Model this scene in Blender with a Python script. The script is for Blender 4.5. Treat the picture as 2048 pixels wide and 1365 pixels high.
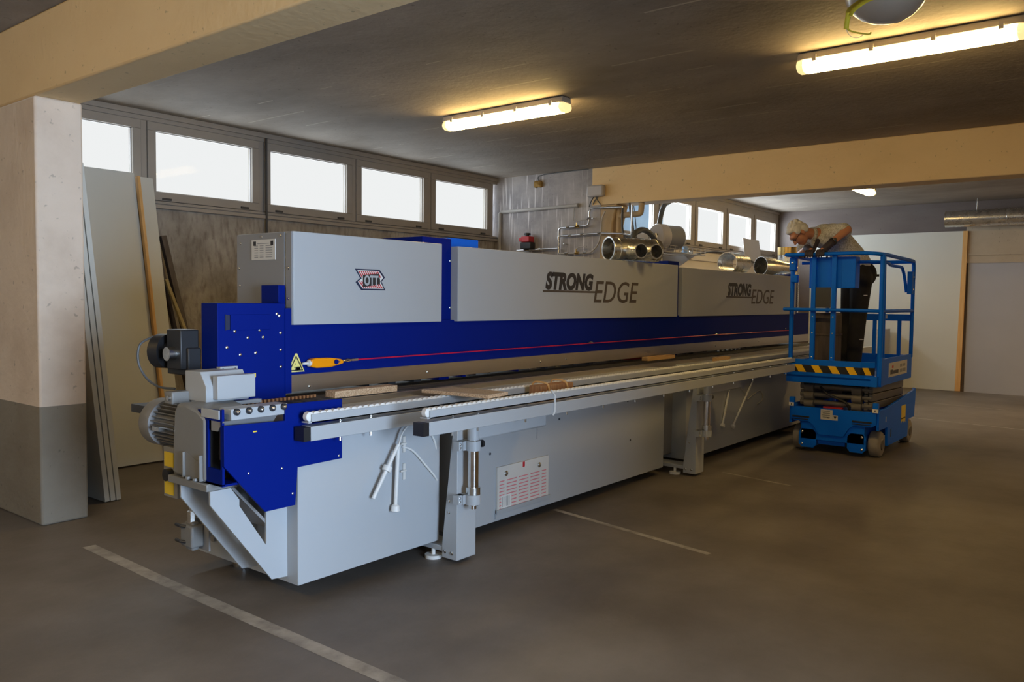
import bpy, bmesh, math, random
from mathutils import Vector, Matrix, Quaternion
R = math.radians
S = bpy.context.scene
COL = S.collection
for o in list(bpy.data.objects): bpy.data.objects.remove(o)

# ---------------------------------------------------------------- camera
cd = bpy.data.cameras.new('camera'); cam = bpy.data.objects.new('camera', cd); COL.objects.link(cam)
cd.sensor_width = 36.0; cd.lens = 1634.0/2048*36; cd.clip_start = .05; cd.clip_end = 200
def cam_axes(y, p, r):
    cy, sy, cp, sp = math.cos(y), math.sin(y), math.cos(p), math.sin(p)
    f = Vector((sy*cp, cy*cp, -sp)); rt = Vector((cy, -sy, 0)); dn = f.cross(rt)
    c, s = math.cos(r), math.sin(r)
    return rt*c+dn*s, dn*c-rt*s, f
rt, dn, fw = cam_axes(R(51.75), R(2.92), R(-.62))
cam.matrix_world = Matrix(((rt.x, -dn.x, -fw.x, 0), (rt.y, -dn.y, -fw.y, 0), (rt.z, -dn.z, -fw.z, 1.5), (0, 0, 0, 1)))
S.camera = cam
# ---------------------------------------------------------------- world, lights, exposure
S.view_settings.view_transform = 'Standard'; S.view_settings.look = 'None'
S.view_settings.gamma = 1.0; S.view_settings.exposure = 0.0; S.view_settings.use_curve_mapping = False
w = bpy.data.worlds.new('sky'); S.world = w; w.use_nodes = True
bg = w.node_tree.nodes['Background']; bg.inputs[0].default_value = (.985, .985, .985, 1); bg.inputs[1].default_value = .93
def area(name, loc, rot, sx, sy, power, col):
    l = bpy.data.lights.new(name, 'AREA'); l.shape = 'RECTANGLE'; l.size = sx; l.size_y = sy; l.energy = power; l.color = col
    o = bpy.data.objects.new(name, l); o.location = loc; o.rotation_euler = rot; COL.objects.link(o); return o
DAY = (.58, .76, 1.0); WARM = (1.0, .62, .22)
area('daylight_gate', (1.05, -4.4, 1.45), (R(90), 0, 0), 2.2, 2.7, 670, DAY)                 # open gate behind the camera
area('daylight_windows', (6.4, 7.9, 2.78), (R(-90), 0, 0), 6.2, .56, 55, (.8, .9, 1.0))     # window band
area('daylight_windows_far', (13.0, 6.1, 2.76), (R(-90), 0, 0), 5.4, .56, 190, (.8, .9, 1.0))
for lx, ly, pw in ((12.6, -1.2, 80),):     # unseen fill light added to brighten the far bay
    area('far_bay_fill', (lx, ly, 3.05), (0, 0, 0), .12, 1.35, pw, WARM)

# ---------------------------------------------------------------- materials
def nm(name):
    m = bpy.data.materials.new(name); m.use_nodes = True
    return m, m.node_tree.nodes, m.node_tree.links, m.node_tree.nodes['Principled BSDF']
def paint(name, col, rough=.45, metal=0.0, var=.06, scale=6.0, bump=0.0, spec=.5, bscale=None):
    m, n, l, b = nm(name)
    b.inputs['Roughness'].default_value = rough; b.inputs['Metallic'].default_value = metal
    b.inputs['Specular IOR Level'].default_value = spec
    tc = n.new('ShaderNodeTexCoord'); nz = n.new('ShaderNodeTexNoise'); nz.inputs['Scale'].default_value = scale; nz.inputs['Detail'].default_value = 5
    l.new(tc.outputs['Object'], nz.inputs['Vector'])
    mx = n.new('ShaderNodeMix'); mx.data_type = 'RGBA'
    mx.inputs[6].default_value = (*[c*(1-var) for c in col], 1); mx.inputs[7].default_value = (*[min(1, c*(1+var)) for c in col], 1)
    l.new(nz.outputs['Fac'], mx.inputs[0]); l.new(mx.outputs[2], b.inputs['Base Color'])
    if bump:
        n2 = n.new('ShaderNodeTexNoise'); n2.inputs['Scale'].default_value = bscale or scale*12; n2.inputs['Detail'].default_value = 4
        l.new(tc.outputs['Object'], n2.inputs['Vector'])
        bp = n.new('ShaderNodeBump'); bp.inputs['Strength'].default_value = bump; bp.inputs['Distance'].default_value = .01
        l.new(n2.outputs['Fac'], bp.inputs['Height']); l.new(bp.outputs[0], b.inputs['Normal'])
    return m
def ramp(n, l, src, stops):
    r = n.new('ShaderNodeValToRGB'); e = r.color_ramp.elements
    while len(e) < len(stops): e.new(.5)
    for k, (p, c) in enumerate(stops): e[k].position = p; e[k].color = (*c, 1)
    l.new(src, r.inputs[0]); return r.outputs[0]
def concrete(name, c0, c1, c2, scale=1.2, stretch=(1, 1, 1), bump=.25, rough=.85, dado=None, streak=None, pits=True):
    m, n, l, b = nm(name); b.inputs['Roughness'].default_value = rough; b.inputs['Specular IOR Level'].default_value = .3
    g = n.new('ShaderNodeNewGeometry'); mp = n.new('ShaderNodeMapping'); mp.inputs['Scale'].default_value = stretch
    l.new(g.outputs['Position'], mp.inputs[0])
    nz = n.new('ShaderNodeTexNoise'); nz.inputs['Scale'].default_value = scale; nz.inputs['Detail'].default_value = 9; nz.inputs['Roughness'].default_value = .62
    l.new(mp.outputs[0], nz.inputs['Vector'])
    col = ramp(n, l, nz.outputs['Fac'], [(.3, c0), (.5, c1), (.72, c2)])
    if pits:
        v = n.new('ShaderNodeTexNoise'); v.inputs['Scale'].default_value = 26; v.inputs['Detail'].default_value = 2
        l.new(g.outputs['Position'], v.inputs['Vector'])
        f = ramp(n, l, v.outputs['Fac'], [(.25, (.62, .62, .62)), (.31, (1, 1, 1))])
        mm = n.new('ShaderNodeMix'); mm.data_type = 'RGBA'; mm.blend_type = 'MULTIPLY'; mm.inputs[0].default_value = .8
        l.new(col, mm.inputs[6]); l.new(f, mm.inputs[7]); col = mm.outputs[2]
    if streak:
        mp2 = n.new('ShaderNodeMapping'); mp2.inputs['Scale'].default_value = streak[1]; l.new(g.outputs['Position'], mp2.inputs[0])
        s = n.new('ShaderNodeTexNoise'); s.inputs['Scale'].default_value = 3.0; s.inputs['Detail'].default_value = 6; l.new(mp2.outputs[0], s.inputs['Vector'])
        f = ramp(n, l, s.outputs['Fac'], [(streak[2], (0, 0, 0)), (streak[3], (1, 1, 1))])
        mm = n.new('ShaderNodeMix'); mm.data_type = 'RGBA'; l.new(f, mm.inputs[0]); l.new(col, mm.inputs[6]); mm.inputs[7].default_value = (*streak[0], 1); col = mm.outputs[2]
    if dado:
        sp = n.new('ShaderNodeSeparateXYZ'); l.new(g.outputs['Position'], sp.inputs[0])
        lt = n.new('ShaderNodeMath'); lt.operation = 'LESS_THAN'; lt.inputs[1].default_value = dado[1]; l.new(sp.outputs['Z'], lt.inputs[0])
        mu = n.new('ShaderNodeMix'); mu.data_type = 'RGBA'; mu.blend_type = 'MULTIPLY'; mu.inputs[0].default_value = 1; l.new(col, mu.inputs[6]); mu.inputs[7].default_value = (*dado[0], 1)
        mm = n.new('ShaderNodeMix'); mm.data_type = 'RGBA'; l.new(lt.outputs[0], mm.inputs[0]); l.new(col, mm.inputs[6]); l.new(mu.outputs[2], mm.inputs[7]); col = mm.outputs[2]
    l.new(col, b.inputs['Base Color'])
    n2 = n.new('ShaderNodeTexNoise'); n2.inputs['Scale'].default_value = 22; n2.inputs['Detail'].default_value = 6; l.new(g.outputs['Position'], n2.inputs['Vector'])
    bp = n.new('ShaderNodeBump'); bp.inputs['Strength'].default_value = bump; bp.inputs['Distance'].default_value = .02
    l.new(n2.outputs['Fac'], bp.inputs['Height']); l.new(bp.outputs[0], b.inputs['Normal'])
    return m
def board_lines(m):
    # formwork board joints across the ceiling: thin pale ridges, broken up by noise
    n, l = m.node_tree.nodes, m.node_tree.links; b = n['Principled BSDF']; src = b.inputs['Base Color'].links[0].from_socket
    g = n.new('ShaderNodeNewGeometry'); sp = n.new('ShaderNodeSeparateXYZ'); l.new(g.outputs['Position'], sp.inputs[0])
    nz = n.new('ShaderNodeTexNoise'); nz.inputs['Scale'].default_value = 1.3; nz.inputs['Detail'].default_value = 4; l.new(g.outputs['Position'], nz.inputs['Vector'])
    def mth(op, a, b_):
        k = n.new('ShaderNodeMath'); k.operation = op
        for i, v in enumerate((a, b_)):
            if hasattr(v, 'links'): l.new(v, k.inputs[i])
            elif v is not None: k.inputs[i].default_value = v
        return k.outputs[0]
    wob = mth('MULTIPLY', nz.outputs['Fac'], .03); x = mth('ADD', sp.outputs['X'], wob)
    f = mth('FRACT', mth('MULTIPLY', x, 2.35), None)
    line = mth('LESS_THAN', mth('ABSOLUTE', mth('SUBTRACT', f, .5), None), .022)
    gate = mth('GREATER_THAN', nz.outputs['Fac'], .56); far = mth('GREATER_THAN', sp.outputs['X'], 4.4)
    msk = mth('MULTIPLY', mth('MULTIPLY', line, gate), mth('MULTIPLY', far, .75))
    mx = n.new('ShaderNodeMix'); mx.data_type = 'RGBA'; l.new(msk, mx.inputs[0]); l.new(src, mx.inputs[6]); mx.inputs[7].default_value = (.5, .43, .34, 1)
    l.new(mx.outputs[2], b.inputs['Base Color'])
def metal(name, col, rough=.25, brush=None, var=.1):
    m, n, l, b = nm(name); b.inputs['Metallic'].default_value = 1
    tc = n.new('ShaderNodeTexCoord'); mp = n.new('ShaderNodeMapping'); mp.inputs['Scale'].default_value = brush or (8, 8, 8); l.new(tc.outputs['Object'], mp.inputs[0])
    nz = n.new('ShaderNodeTexNoise'); nz.inputs['Scale'].default_value = 3; nz.inputs['Detail'].default_value = 5; l.new(mp.outputs[0], nz.inputs['Vector'])
    l.new(ramp(n, l, nz.outputs['Fac'], [(.3, [c*(1-var) for c in col]), (.7, [min(1, c*(1+var)) for c in col])]), b.inputs['Base Color'])
    mr = n.new('ShaderNodeMapRange'); mr.inputs['To Min'].default_value = rough*.75; mr.inputs['To Max'].default_value = rough*1.3
    l.new(nz.outputs['Fac'], mr.inputs['Value']); l.new(mr.outputs[0], b.inputs['Roughness'])
    return m
def emit(name, col, st):
    m, n, l, b = nm(name); b.inputs['Base Color'].default_value = (.9, .88, .8, 1)
    b.inputs['Emission Color'].default_value = (*col, 1); b.inputs['Emission Strength'].default_value = st; return m
def wood(name, c0, c1, sc=(2, 2, 30), rough=.6):
    m, n, l, b = nm(name); b.inputs['Roughness'].default_value = rough
    tc = n.new('ShaderNodeTexCoord'); mp = n.new('ShaderNodeMapping'); mp.inputs['Scale'].default_value = sc; l.new(tc.outputs['Object'], mp.inputs[0])
    nz = n.new('ShaderNodeTexNoise'); nz.inputs['Scale'].default_value = 2.5; nz.inputs['Detail'].default_value = 6; l.new(mp.outputs[0], nz.inputs['Vector'])
    l.new(ramp(n, l, nz.outputs['Fac'], [(.3, c0), (.7, c1)]), b.inputs['Base Color']); return m
def chips(name, a, b_, c, sc=150):
    m, n, l, b = nm(name); b.inputs['Roughness'].default_value = .8
    tc = n.new('ShaderNodeTexCoord'); v = n.new('ShaderNodeTexVoronoi'); v.inputs['Scale'].default_value = sc; l.new(tc.outputs['Object'], v.inputs['Vector'])
    l.new(ramp(n, l, v.outputs['Color'], [(.2, a), (.5, b_), (.8, c)]), b.inputs['Base Color']); return m
def glass(name):
    m, n, l, b = nm(name); n.remove(b); out = n['Material Output']
    t = n.new('ShaderNodeBsdfTransparent'); t.inputs[0].default_value = (.97, .98, .98, 1); g = n.new('ShaderNodeBsdfGlossy'); g.inputs['Roughness'].default_value = .02
    mx = n.new('ShaderNodeMixShader'); mx.inputs[0].default_value = .0012; l.new(t.outputs[0], mx.inputs[1]); l.new(g.outputs[0], mx.inputs[2]); l.new(mx.outputs[0], out.inputs['Surface']); return m
def hazard(name):
    m, n, l, b = nm(name); b.inputs['Roughness'].default_value = .5
    g = n.new('ShaderNodeNewGeometry'); sp = n.new('ShaderNodeSeparateXYZ'); l.new(g.outputs['Position'], sp.inputs[0])
    a = n.new('ShaderNodeMath'); a.operation = 'MULTIPLY_ADD'; a.inputs[1].default_value = -.62; l.new(sp.outputs['Z'], a.inputs[0]); l.new(sp.outputs['Y'], a.inputs[2])
    a2 = n.new('ShaderNodeMath'); a2.operation = 'SUBTRACT'; l.new(a.outputs[0], a2.inputs[0]); l.new(sp.outputs['X'], a2.inputs[1])
    d = n.new('ShaderNodeMath'); d.operation = 'MULTIPLY'; d.inputs[1].default_value = 6.1; l.new(a2.outputs[0], d.inputs[0])
    f = n.new('ShaderNodeMath'); f.operation = 'FRACT'; l.new(d.outputs[0], f.inputs[0])
    c = n.new('ShaderNodeMath'); c.operation = 'GREATER_THAN'; c.inputs[1].default_value = .55; l.new(f.outputs[0], c.inputs[0])
    mx = n.new('ShaderNodeMix'); mx.data_type = 'RGBA'; mx.inputs[6].default_value = (.012, .012, .014, 1); mx.inputs[7].default_value = (.95, .56, .0, 1)
    l.new(c.outputs[0], mx.inputs[0]); l.new(mx.outputs[2], b.inputs['Base Color']); return m

M = {}
M['ceiling'] = concrete('ceiling_concrete', (.22, .185, .15), (.31, .265, .22), (.40, .345, .29), .7, (1.6, .8, 1), .2, .8, streak=((.33, .29, .25), (9, .35, 1), .68, .72))
board_lines(M['ceiling'])
M['floor'] = concrete('floor_concrete', (.105, .088, .074), (.165, .142, .122), (.235, .205, .18), .8, (1, 1, 1), .08, .5, pits=False)
M['wall_old'] = concrete('stained_wall', (.22, .195, .17), (.37, .335, .29), (.50, .465, .42), 2.6, (1.2, 1.2, .8), .35, .9, streak=((.17, .145, .125), (7, 7, 2.2), .50, .80))
M['pillar'] = concrete('pillar_plaster', (.62, .50, .40), (.74, .62, .51), (.80, .68, .57), 1.5, (1, 1, 1), .2, .8, dado=((.36, .38, .37), .775))
M['beam'] = concrete('beam_plaster', (.75, .55, .30), (.83, .62, .35), (.87, .67, .40), 1.0, (1, .5, 1), .15, .8)
M['stub'] = concrete('stub_wall_plaster', (.20, .195, .21), (.40, .38, .39), (.58, .56, .56), 1.3, (1, 1, 1), .2, .85, streak=((.74, .72, .74), (11, 11, .45), .575, .66))
M['column'] = concrete('column_plaster', (.48, .36, .22), (.58, .44, .28), (.62, .5, .34), 2, (1, 1, 1), .1, .8)
M['far_wall'] = concrete('far_wall_concrete', (.13, .105, .095), (.165, .135, .125), (.2, .17, .155), 1.0, (.4, .4, 2), .1, .85)
M['far_cream'] = concrete('far_cream_paint', (.66, .61, .55), (.72, .67, .61), (.76, .71, .65), 1.0, (1, 1, 1), .05, .7, pits=False)
M['lintel'] = concrete('lintel_plaster', (.42, .34, .25), (.48, .4, .3), (.52, .44, .34), 1.2, (1, 1, 1), .1, .8)
M['shutter'] = paint('roller_door_grey', (.40, .40, .44), .6, 0, .05, 3)
M['frame'] = paint('window_frame_paint', (.36, .32, .275), .6, 0, .1, 5)
M['frame_dark'] = paint('window_seal', (.06, .055, .05), .7)
M['glass'] = glass('window_glass')
M['outer'] = paint('outer_wall_blue_grey', (.30, .44, .62), .8, 0, .1, 3)
M['line'] = concrete('worn_line_paint', (.20, .18, .16), (.36, .33, .29), (.50, .46, .41), 6, (1, 1, 1), .05, .7, pits=False)
M['line_white'] = concrete('thin_line_paint', (.3, .29, .28), (.42, .40, .38), (.5, .48, .46), 6, (1, 1, 1), .05, .7, pits=False)
M['grey'] = paint('light_grey_paint', (.44, .465, .49), .42, 0, .02, 2)
M['grey_mid'] = paint('mid_grey_paint', (.27, .27, .275), .45, 0, .02, 2)
M['cast'] = paint('cast_grey_paint', (.225, .225, .22), .4, 0, .06, 12, .05)
M['blue'] = paint('deep_blue_paint', (.0, .011, .19), .5, 0, .03, 2, spec=.1)
M['navy'] = paint('navy_ink', (.012, .02, .06), .5)
M['ink'] = paint('lettering_dark', (.028, .026, .03), .5)
M['ink_brown'] = paint('lettering_bronze', (.085, .065, .05), .5)
M['red'] = paint('red_paint', (.55, .03, .04), .5)
M['white'] = paint('white_plastic', (.78, .78, .76), .45)
M['pink'] = paint('red_print', (.72, .22, .24), .6)
M['paper'] = paint('paper', (.66, .64, .60), .7)
M['black'] = paint('black_plastic', (.018, .018, .02), .4)
M['dark'] = paint('dark_rubber', (.035, .034, .034), .65, 0, .2, 30)
M['steel_dark'] = paint('dark_steel', (.06, .062, .068), .5, .3)  # plain dark steel for screws, seams and the conveyor bed
M['yellow'] = paint('yellow_sticker', (.85, .62, .04), .5)
M['paleyellow'] = paint('warning_yellow', (.88, .78, .25), .5)
M['orange'] = paint('orange_plastic', (.95, .33, .0), .35)
M['rope'] = paint('red_pull_cord', (.62, .01, .07), .4)
M['steel'] = metal('brushed_steel', (.58, .54, .48), .34, (.5, 6, 90), .025)
M['chrome'] = metal('chrome_rod', (.72, .68, .64), .12)
M['galv'] = metal('galvanised_duct', (.80, .80, .78), .27, (4, 4, 4))
M['zinc'] = metal('zinc_fastener', (.75, .75, .73), .25)
M['motor'] = paint('motor_fins_grey', (.20, .195, .19), .4, .3)
M['chip'] = chips('particle_board', (.36, .22, .12), (.55, .37, .22), (.72, .55, .37), 300)
M['chip_top'] = chips('particle_board_top', (.34, .27, .21), (.42, .34, .27), (.5, .42, .34), 260)
M['board'] = paint('white_laminate', (.60, .60, .55), .45, 0, .03, 1.5)
M['board_edge'] = paint('laminate_edge', (.56, .54, .50), .6)
M['bead'] = wood('edge_band_rolls', (.30, .13, .05), (.48, .24, .1), (30, 30, 2))
M['batten'] = wood('pine_batten', (.62, .33, .10), (.76, .46, .18), (12, 12, 1.2))
M['old_batten'] = wood('old_batten', (.33, .26, .11), (.42, .34, .16), (10, 10, 1.5))
M['darkwood'] = wood('weathered_timber', (.05, .035, .03), (.11, .085, .07), (10, 10, 1.5))
M['pine'] = wood('pine_block', (.62, .36, .14), (.78, .52, .25), (2, 20, 20))
M['lift'] = paint('lift_blue_paint', (.0, .15, .86), .45, 0, .06, 4, spec=.2)
M['lift_dark'] = paint('scissor_arm_grey', (.14, .13, .125), .5, .2, .15, 6)
M['tyre'] = paint('non_marking_tyre', (.29, .26, .23), .8, 0, .15, 15)
M['hazard'] = hazard('hazard_stripes')
M['pipe'] = metal('pipe_steel', (.66, .66, .66), .3)
M['brass'] = metal('brass_valve', (.6, .42, .16), .3)
M['pvc'] = paint('grey_conduit', (.46, .44, .42), .5)
M['cable'] = paint('black_hose', (.09, .095, .10), .5)
M['drum_dark'] = paint('blower_drum', (.26, .26, .27), .5)
M['foam'] = paint('mounting_foam', (.34, .20, .05), .9, 0, .3, 40, .4)
M['drum'] = paint('blower_plastic', (.50, .47, .46), .5)
M['lampbody'] = paint('lamp_housing', (.52, .49, .46), .5)
M['tube'] = emit('lit_diffuser', (1.0, .68, .25), 42)
M['endcap'] = emit('diffuser_end', (1.0, .74, .30), 1.1)
M['skin'] = paint('skin', (.50, .225, .135), .5, 0, .12, 20)
M['hair'] = paint('white_hair', (.72, .71, .71), .7, 0, .25, 60, .5)
M['glove'] = paint('dark_glove', (.035, .028, .045), .7, 0, .2, 60)
M['trouser'] = paint('black_work_trousers', (.016, .014, .013), .85, 0, .25, 20)
M['shoe'] = paint('dark_shoe', (.02, .018, .016), .6)
M['shirt'] = chips('mottled_shirt', (.36, .345, .31), (.52, .51, .48), (.66, .655, .64), 120)
M['strap'] = paint('yellow_strap', (.62, .50, .03), .6, 0, .3, 20)
M['dish'] = paint('lamp_dish', (.55, .51, .45), .25, 0, .08, 3)

# ---------------------------------------------------------------- mesh helpers
class MB:
    def __init__(s): s.v = []; s.f = []
    def add(s, vs, fs):
        b = len(s.v); s.v += [tuple(p) for p in vs]; s.f += [tuple(b+i for i in f) for f in fs]; return s
    def box(s, x0, x1, y0, y1, z0, z1):
        return s.add([(x, y, z) for z in (z0, z1) for y in (y0, y1) for x in (x0, x1)],
                     [(0, 2, 3, 1), (4, 5, 7, 6), (0, 1, 5, 4), (2, 6, 7, 3), (0, 4, 6, 2), (1, 3, 7, 5)])
    def prism(s, pts, ax, a0, a1):
        # pts are 2D in the other two axes (kept in x,y,z order)
        def mk(p, a):
            q = list(p); q.insert(ax, a); return q
        n = len(pts); vs = [mk(p, a0) for p in pts]+[mk(p, a1) for p in pts]
        fs = [tuple(range(n))[::-1], tuple(range(n, 2*n))]+[(i, (i+1) % n, n+(i+1) % n, n+i) for i in range(n)]
        return s.add(vs, fs)
    def rings(s, rs, closed_caps=True):
        n = len(rs[0]); vs = [p for r in rs for p in r]; fs = []
        for k in range(len(rs)-1):
            for i in range(n): fs.append((k*n+i, k*n+(i+1) % n, (k+1)*n+(i+1) % n, (k+1)*n+i))
        if closed_caps: fs.append(tuple(range(n))[::-1]); fs.append(tuple(range((len(rs)-1)*n, len(rs)*n)))
        return s.add(vs, fs)
    def lathe(s, p, d, prof, n=24, caps=True):
        # prof: list of (distance along d, radius)
        p = Vector(p); d = Vector(d).normalized(); u = d.orthogonal().normalized(); w_ = d.cross(u)
        return s.rings([[p+d*t+(u*math.cos(2*math.pi*i/n)+w_*math.sin(2*math.pi*i/n))*r for i in range(n)] for t, r in prof], caps)
    def cyl(s, a, b, r, r2=None, n=16):
        a, b = Vector(a), Vector(b); return s.lathe(a, b-a, [(0, r), ((b-a).length, r if r2 is None else r2)], n)
    def pipe(s, a, b, ro, ri, n=32):      # hollow
        a, b = Vector(a), Vector(b); L = (b-a).length
        s.lathe(a, b-a, [(0, ri), (0, ro), (L, ro), (L, ri), (0, ri)], n, False); return s
    def tube(s, pts, r, n=10, rs=None, caps=True):
        pts = [Vector(p) for p in pts]; out = []; u = None
        for i, p in enumerate(pts):
            t = (pts[min(i+1, len(pts)-1)]-pts[max(i-1, 0)]).normalized()
            if u is None: u = t.orthogonal().normalized()
            else: u = (u-t*u.dot(t)).normalized()
            w_ = t.cross(u); rr = rs[i] if rs else r
            out.append([p+(u*math.cos(2*math.pi*k/n)+w_*math.sin(2*math.pi*k/n))*rr for k in range(n)])
        return s.rings(out, caps)
    def ell(s, c, rad, rot=None, n=16, m=10):
        c = Vector(c); vs = []; fs = []
        q = rot.to_matrix() if rot is not None else Matrix.Identity(3)
        vs.append(c+q@Vector((0, 0, rad[2])))
        for j in range(1, m):
            a = math.pi*j/m
            for i in range(n):
                t = 2*math.pi*i/n
                vs.append(c+q@Vector((rad[0]*math.sin(a)*math.cos(t), rad[1]*math.sin(a)*math.sin(t), rad[2]*math.cos(a))))
        vs.append(c+q@Vector((0, 0, -rad[2])))
        for i in range(n): fs.append((0, 1+i, 1+(i+1) % n))
        for j in range(m-2):
            for i in range(n):
                a = 1+j*n+i; b = 1+j*n+(i+1) % n; fs.append((a, a+n, b+n, b))
        L = len(vs)-1; o = 1+(m-2)*n
        for i in range(n): fs.append((o+i, L, o+(i+1) % n))
        return s.add(vs, fs)
    def cap(s, a, b, ra, rb, n=14):        # tapered capsule
        a, b = Vector(a), Vector(b); L = (b-a).length
        pr = [(-ra*math.cos(t), ra*max(math.sin(t), .02)) for t in (0, .35, .75, 1.15)]+[(0, ra), (L, rb)]+[(L+rb*math.cos(t), rb*max(math.sin(t), .02)) for t in (1.15, .75, .35, 0)]
        return s.lathe(a, b-a, pr, n)
    def obox(s, c, ex, ey, ez):            # oriented box: centre + three half vectors
        c, ex, ey, ez = map(Vector, (c, ex, ey, ez))
        return s.add([c+ex*i+ey*j+ez*k for k in (-1, 1) for j in (-1, 1) for i in (-1, 1)],
                     [(0, 2, 3, 1), (4, 5, 7, 6), (0, 1, 5, 4), (2, 6, 7, 3), (0, 4, 6, 2), (1, 3, 7, 5)])
    def build(s, name, mat, parent=None, bevel=0, label=None):
        off = root_loc(parent)
        me = bpy.data.meshes.new(name); me.from_pydata([tuple(Vector(p)-off) for p in s.v], [], s.f)
        bm = bmesh.new(); bm.from_mesh(me); bmesh.ops.recalc_face_normals(bm, faces=bm.faces); bm.to_mesh(me); bm.free()
        me.polygons.foreach_set('use_smooth', [True]*len(me.polygons)); me.set_sharp_from_angle(angle=R(38)); me.update()
        o = bpy.data.objects.new(name, me); COL.objects.link(o); me.materials.append(M[mat] if isinstance(mat, str) else mat)
        if parent is not None: o.parent = parent
        if bevel:
            b = o.modifiers.new('bevel', 'BEVEL'); b.width = bevel; b.segments = 2; b.limit_method = 'ANGLE'; b.angle_limit = R(40)
        if label: o['label'] = label
        return o
def root_loc(o):
    while o is not None and o.parent is not None: o = o.parent
    return Vector(o.location) if o is not None else Vector((0, 0, 0))
def tag(o, label, cat, group=None):
    o['label'] = label; o['category'] = cat
    if group: o['group'] = group
    return o
def thing(name, loc, label, cat, group=None):
    o = bpy.data.objects.new(name, None); o.empty_display_size = .1; o.location = loc; COL.objects.link(o); return tag(o, label, cat, group)
def struct(o): o['kind'] = 'structure'; return o
def bx(name, mat, parent, *a, bevel=0, label=None): return MB().box(*a).build(name, mat, parent, bevel, label)
def copy_tree(o, parent=None):
    c = o.copy(); COL.objects.link(c)
    if parent is not None: c.parent = parent
    for ch in list(o.children): copy_tree(ch, c)
    return c
def text(name, s, mat, parent, loc, h, width, face='-Y', shear=0, bold=0.0, ext=.0012):
    cu = bpy.data.curves.new(name, 'FONT'); cu.body = s; cu.size = 1.0; cu.shear = shear; cu.offset = bold; cu.extrude = .001; cu.resolution_u = 4
    t = bpy.data.objects.new(name, cu); COL.objects.link(t)
    dg = bpy.context.evaluated_depsgraph_get(); me = bpy.data.meshes.new_from_object(t.evaluated_get(dg)); bpy.data.objects.remove(t)
    xs = [v.co.x for v in me.vertices]; ys = [v.co.y for v in me.vertices]; zs = [v.co.z for v in me.vertices]
    x0, y0, z0 = min(xs), min(ys), min(zs); sx = width/(max(xs)-x0); sy = h/(max(ys)-y0); off = root_loc(parent); zr = max(zs)-z0
    for v in me.vertices:
        a, b, c = (v.co.x-x0)*sx, (v.co.y-y0)*sy, (v.co.z-z0)/zr*ext
        v.co = Vector((loc[0]+a, loc[1]-c, loc[2]+b))-off if face == '-Y' else Vector((loc[0]-c, loc[1]-a, loc[2]+b))-off
    o = bpy.data.objects.new(name, me); COL.objects.link(o); me.materials.clear(); me.materials.append(M[mat])
    if parent is not None: o.parent = parent
    return o
def remesh(mb, name, mat, parent, vox=.007, smooth=6, label=None):
    o = mb.build('tmp', mat, None)
    r = o.modifiers.new('r', 'REMESH'); r.mode = 'VOXEL'; r.voxel_size = vox
    sm = o.modifiers.new('s', 'SMOOTH'); sm.factor = .5; sm.iterations = smooth
    dg = bpy.context.evaluated_depsgraph_get(); me = bpy.data.meshes.new_from_object(o.evaluated_get(dg)); bpy.data.objects.remove(o)
    off = root_loc(parent)
    for v in me.vertices: v.co -= off
    me.name = name; me.polygons.foreach_set('use_smooth', [True]*len(me.polygons))
    o = bpy.data.objects.new(name, me); COL.objects.link(o)
    if parent is not None: o.parent = parent
    if label: o['label'] = label
    return o
def bez(p0, p1, p2, p3, n=14):
    p0, p1, p2, p3 = map(Vector, (p0, p1, p2, p3))
    return [p0*(1-t)**3+p1*3*t*(1-t)**2+p2*3*t*t*(1-t)+p3*t**3 for t in [i/n for i in range(n+1)]]
def smoothpath(pts, n=6):
    P = [Vector(p) for p in pts]; out = []
    for i in range(len(P)-1):
        a = P[max(i-1, 0)]; b = P[i]; c = P[i+1]; d = P[min(i+2, len(P)-1)]
        for k in range(n):
            t = k/n; out.append(.5*((2*b)+(c-a)*t+(2*a-5*b+4*c-d)*t*t+(3*b-a-3*c+d)*t**3))
    out.append(P[-1]); return out

# ================================================================ THE ROOM
XW = 15.78; YW = 7.58; YF = 5.86; CZ = 3.245; BZ = 2.755
struct(bx('floor', 'floor', None, -5, XW+.3, -5, 8, -.2, 0))
struct(MB().box(-5, 9.53, -5, 7.83, CZ, CZ+.25).box(9.53, XW+.25, -5, 6.11, CZ, CZ+.25).build('ceiling', 'ceiling'))
struct(bx('wall_left', 'far_cream', None, -5.2, -5, -5, 8, 0, CZ))
m = MB(); m.box(-5, -.05, -4.7, -4.5, 0, CZ).box(2.2, XW, -4.7, -4.5, 0, CZ).box(-.05, 2.2, -4.7, -4.5, 2.85, CZ)
struct(m.build('wall_front', 'far_cream'))
# window wall: below and left of the window band
m = MB(); m.box(-5, 9.227, YW, YW+.25, 0, 2.336).box(-5, 2.66, YW, YW+.25, 2.336, CZ)
struct(m.build('wall_back', 'wall_old'))
m = MB(); m.box(9.53, XW, YF, YF+.25, 0, 2.38)
struct(m.build('wall_back_far', 'far_cream'))
struct(MB().box(9.53, XW, YF-.03, YF, 2.16, 2.2).box(9.53, XW, YF-.02, YF, 2.02, 2.035).build('trim_4', 'far_cream'))
struct(bx('wall_right', 'far_wall', None, XW, XW+.25, -5, 6.0, 0, CZ))
# stub wall between the bays, its beam and column
m = MB(); m.box(9.227, 9.53, YF-.05, YW+.25, 0, CZ)
struct(m.build('wall_stub', 'stub'))
struct(bx('trim_1', 'beam', None, 9.222, 9.535, -4.5, 5.95, BZ, CZ, bevel=.012))
m = MB(); m.prism([(5.63, 0), (5.83, 0), (5.83, 2.5), (5.88, BZ), (5.56, BZ), (5.58, 2.70), (5.63, 2.5)], 0, 9.23, 9.53)
struct(m.build('trim_2', 'column', None, .02))
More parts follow.
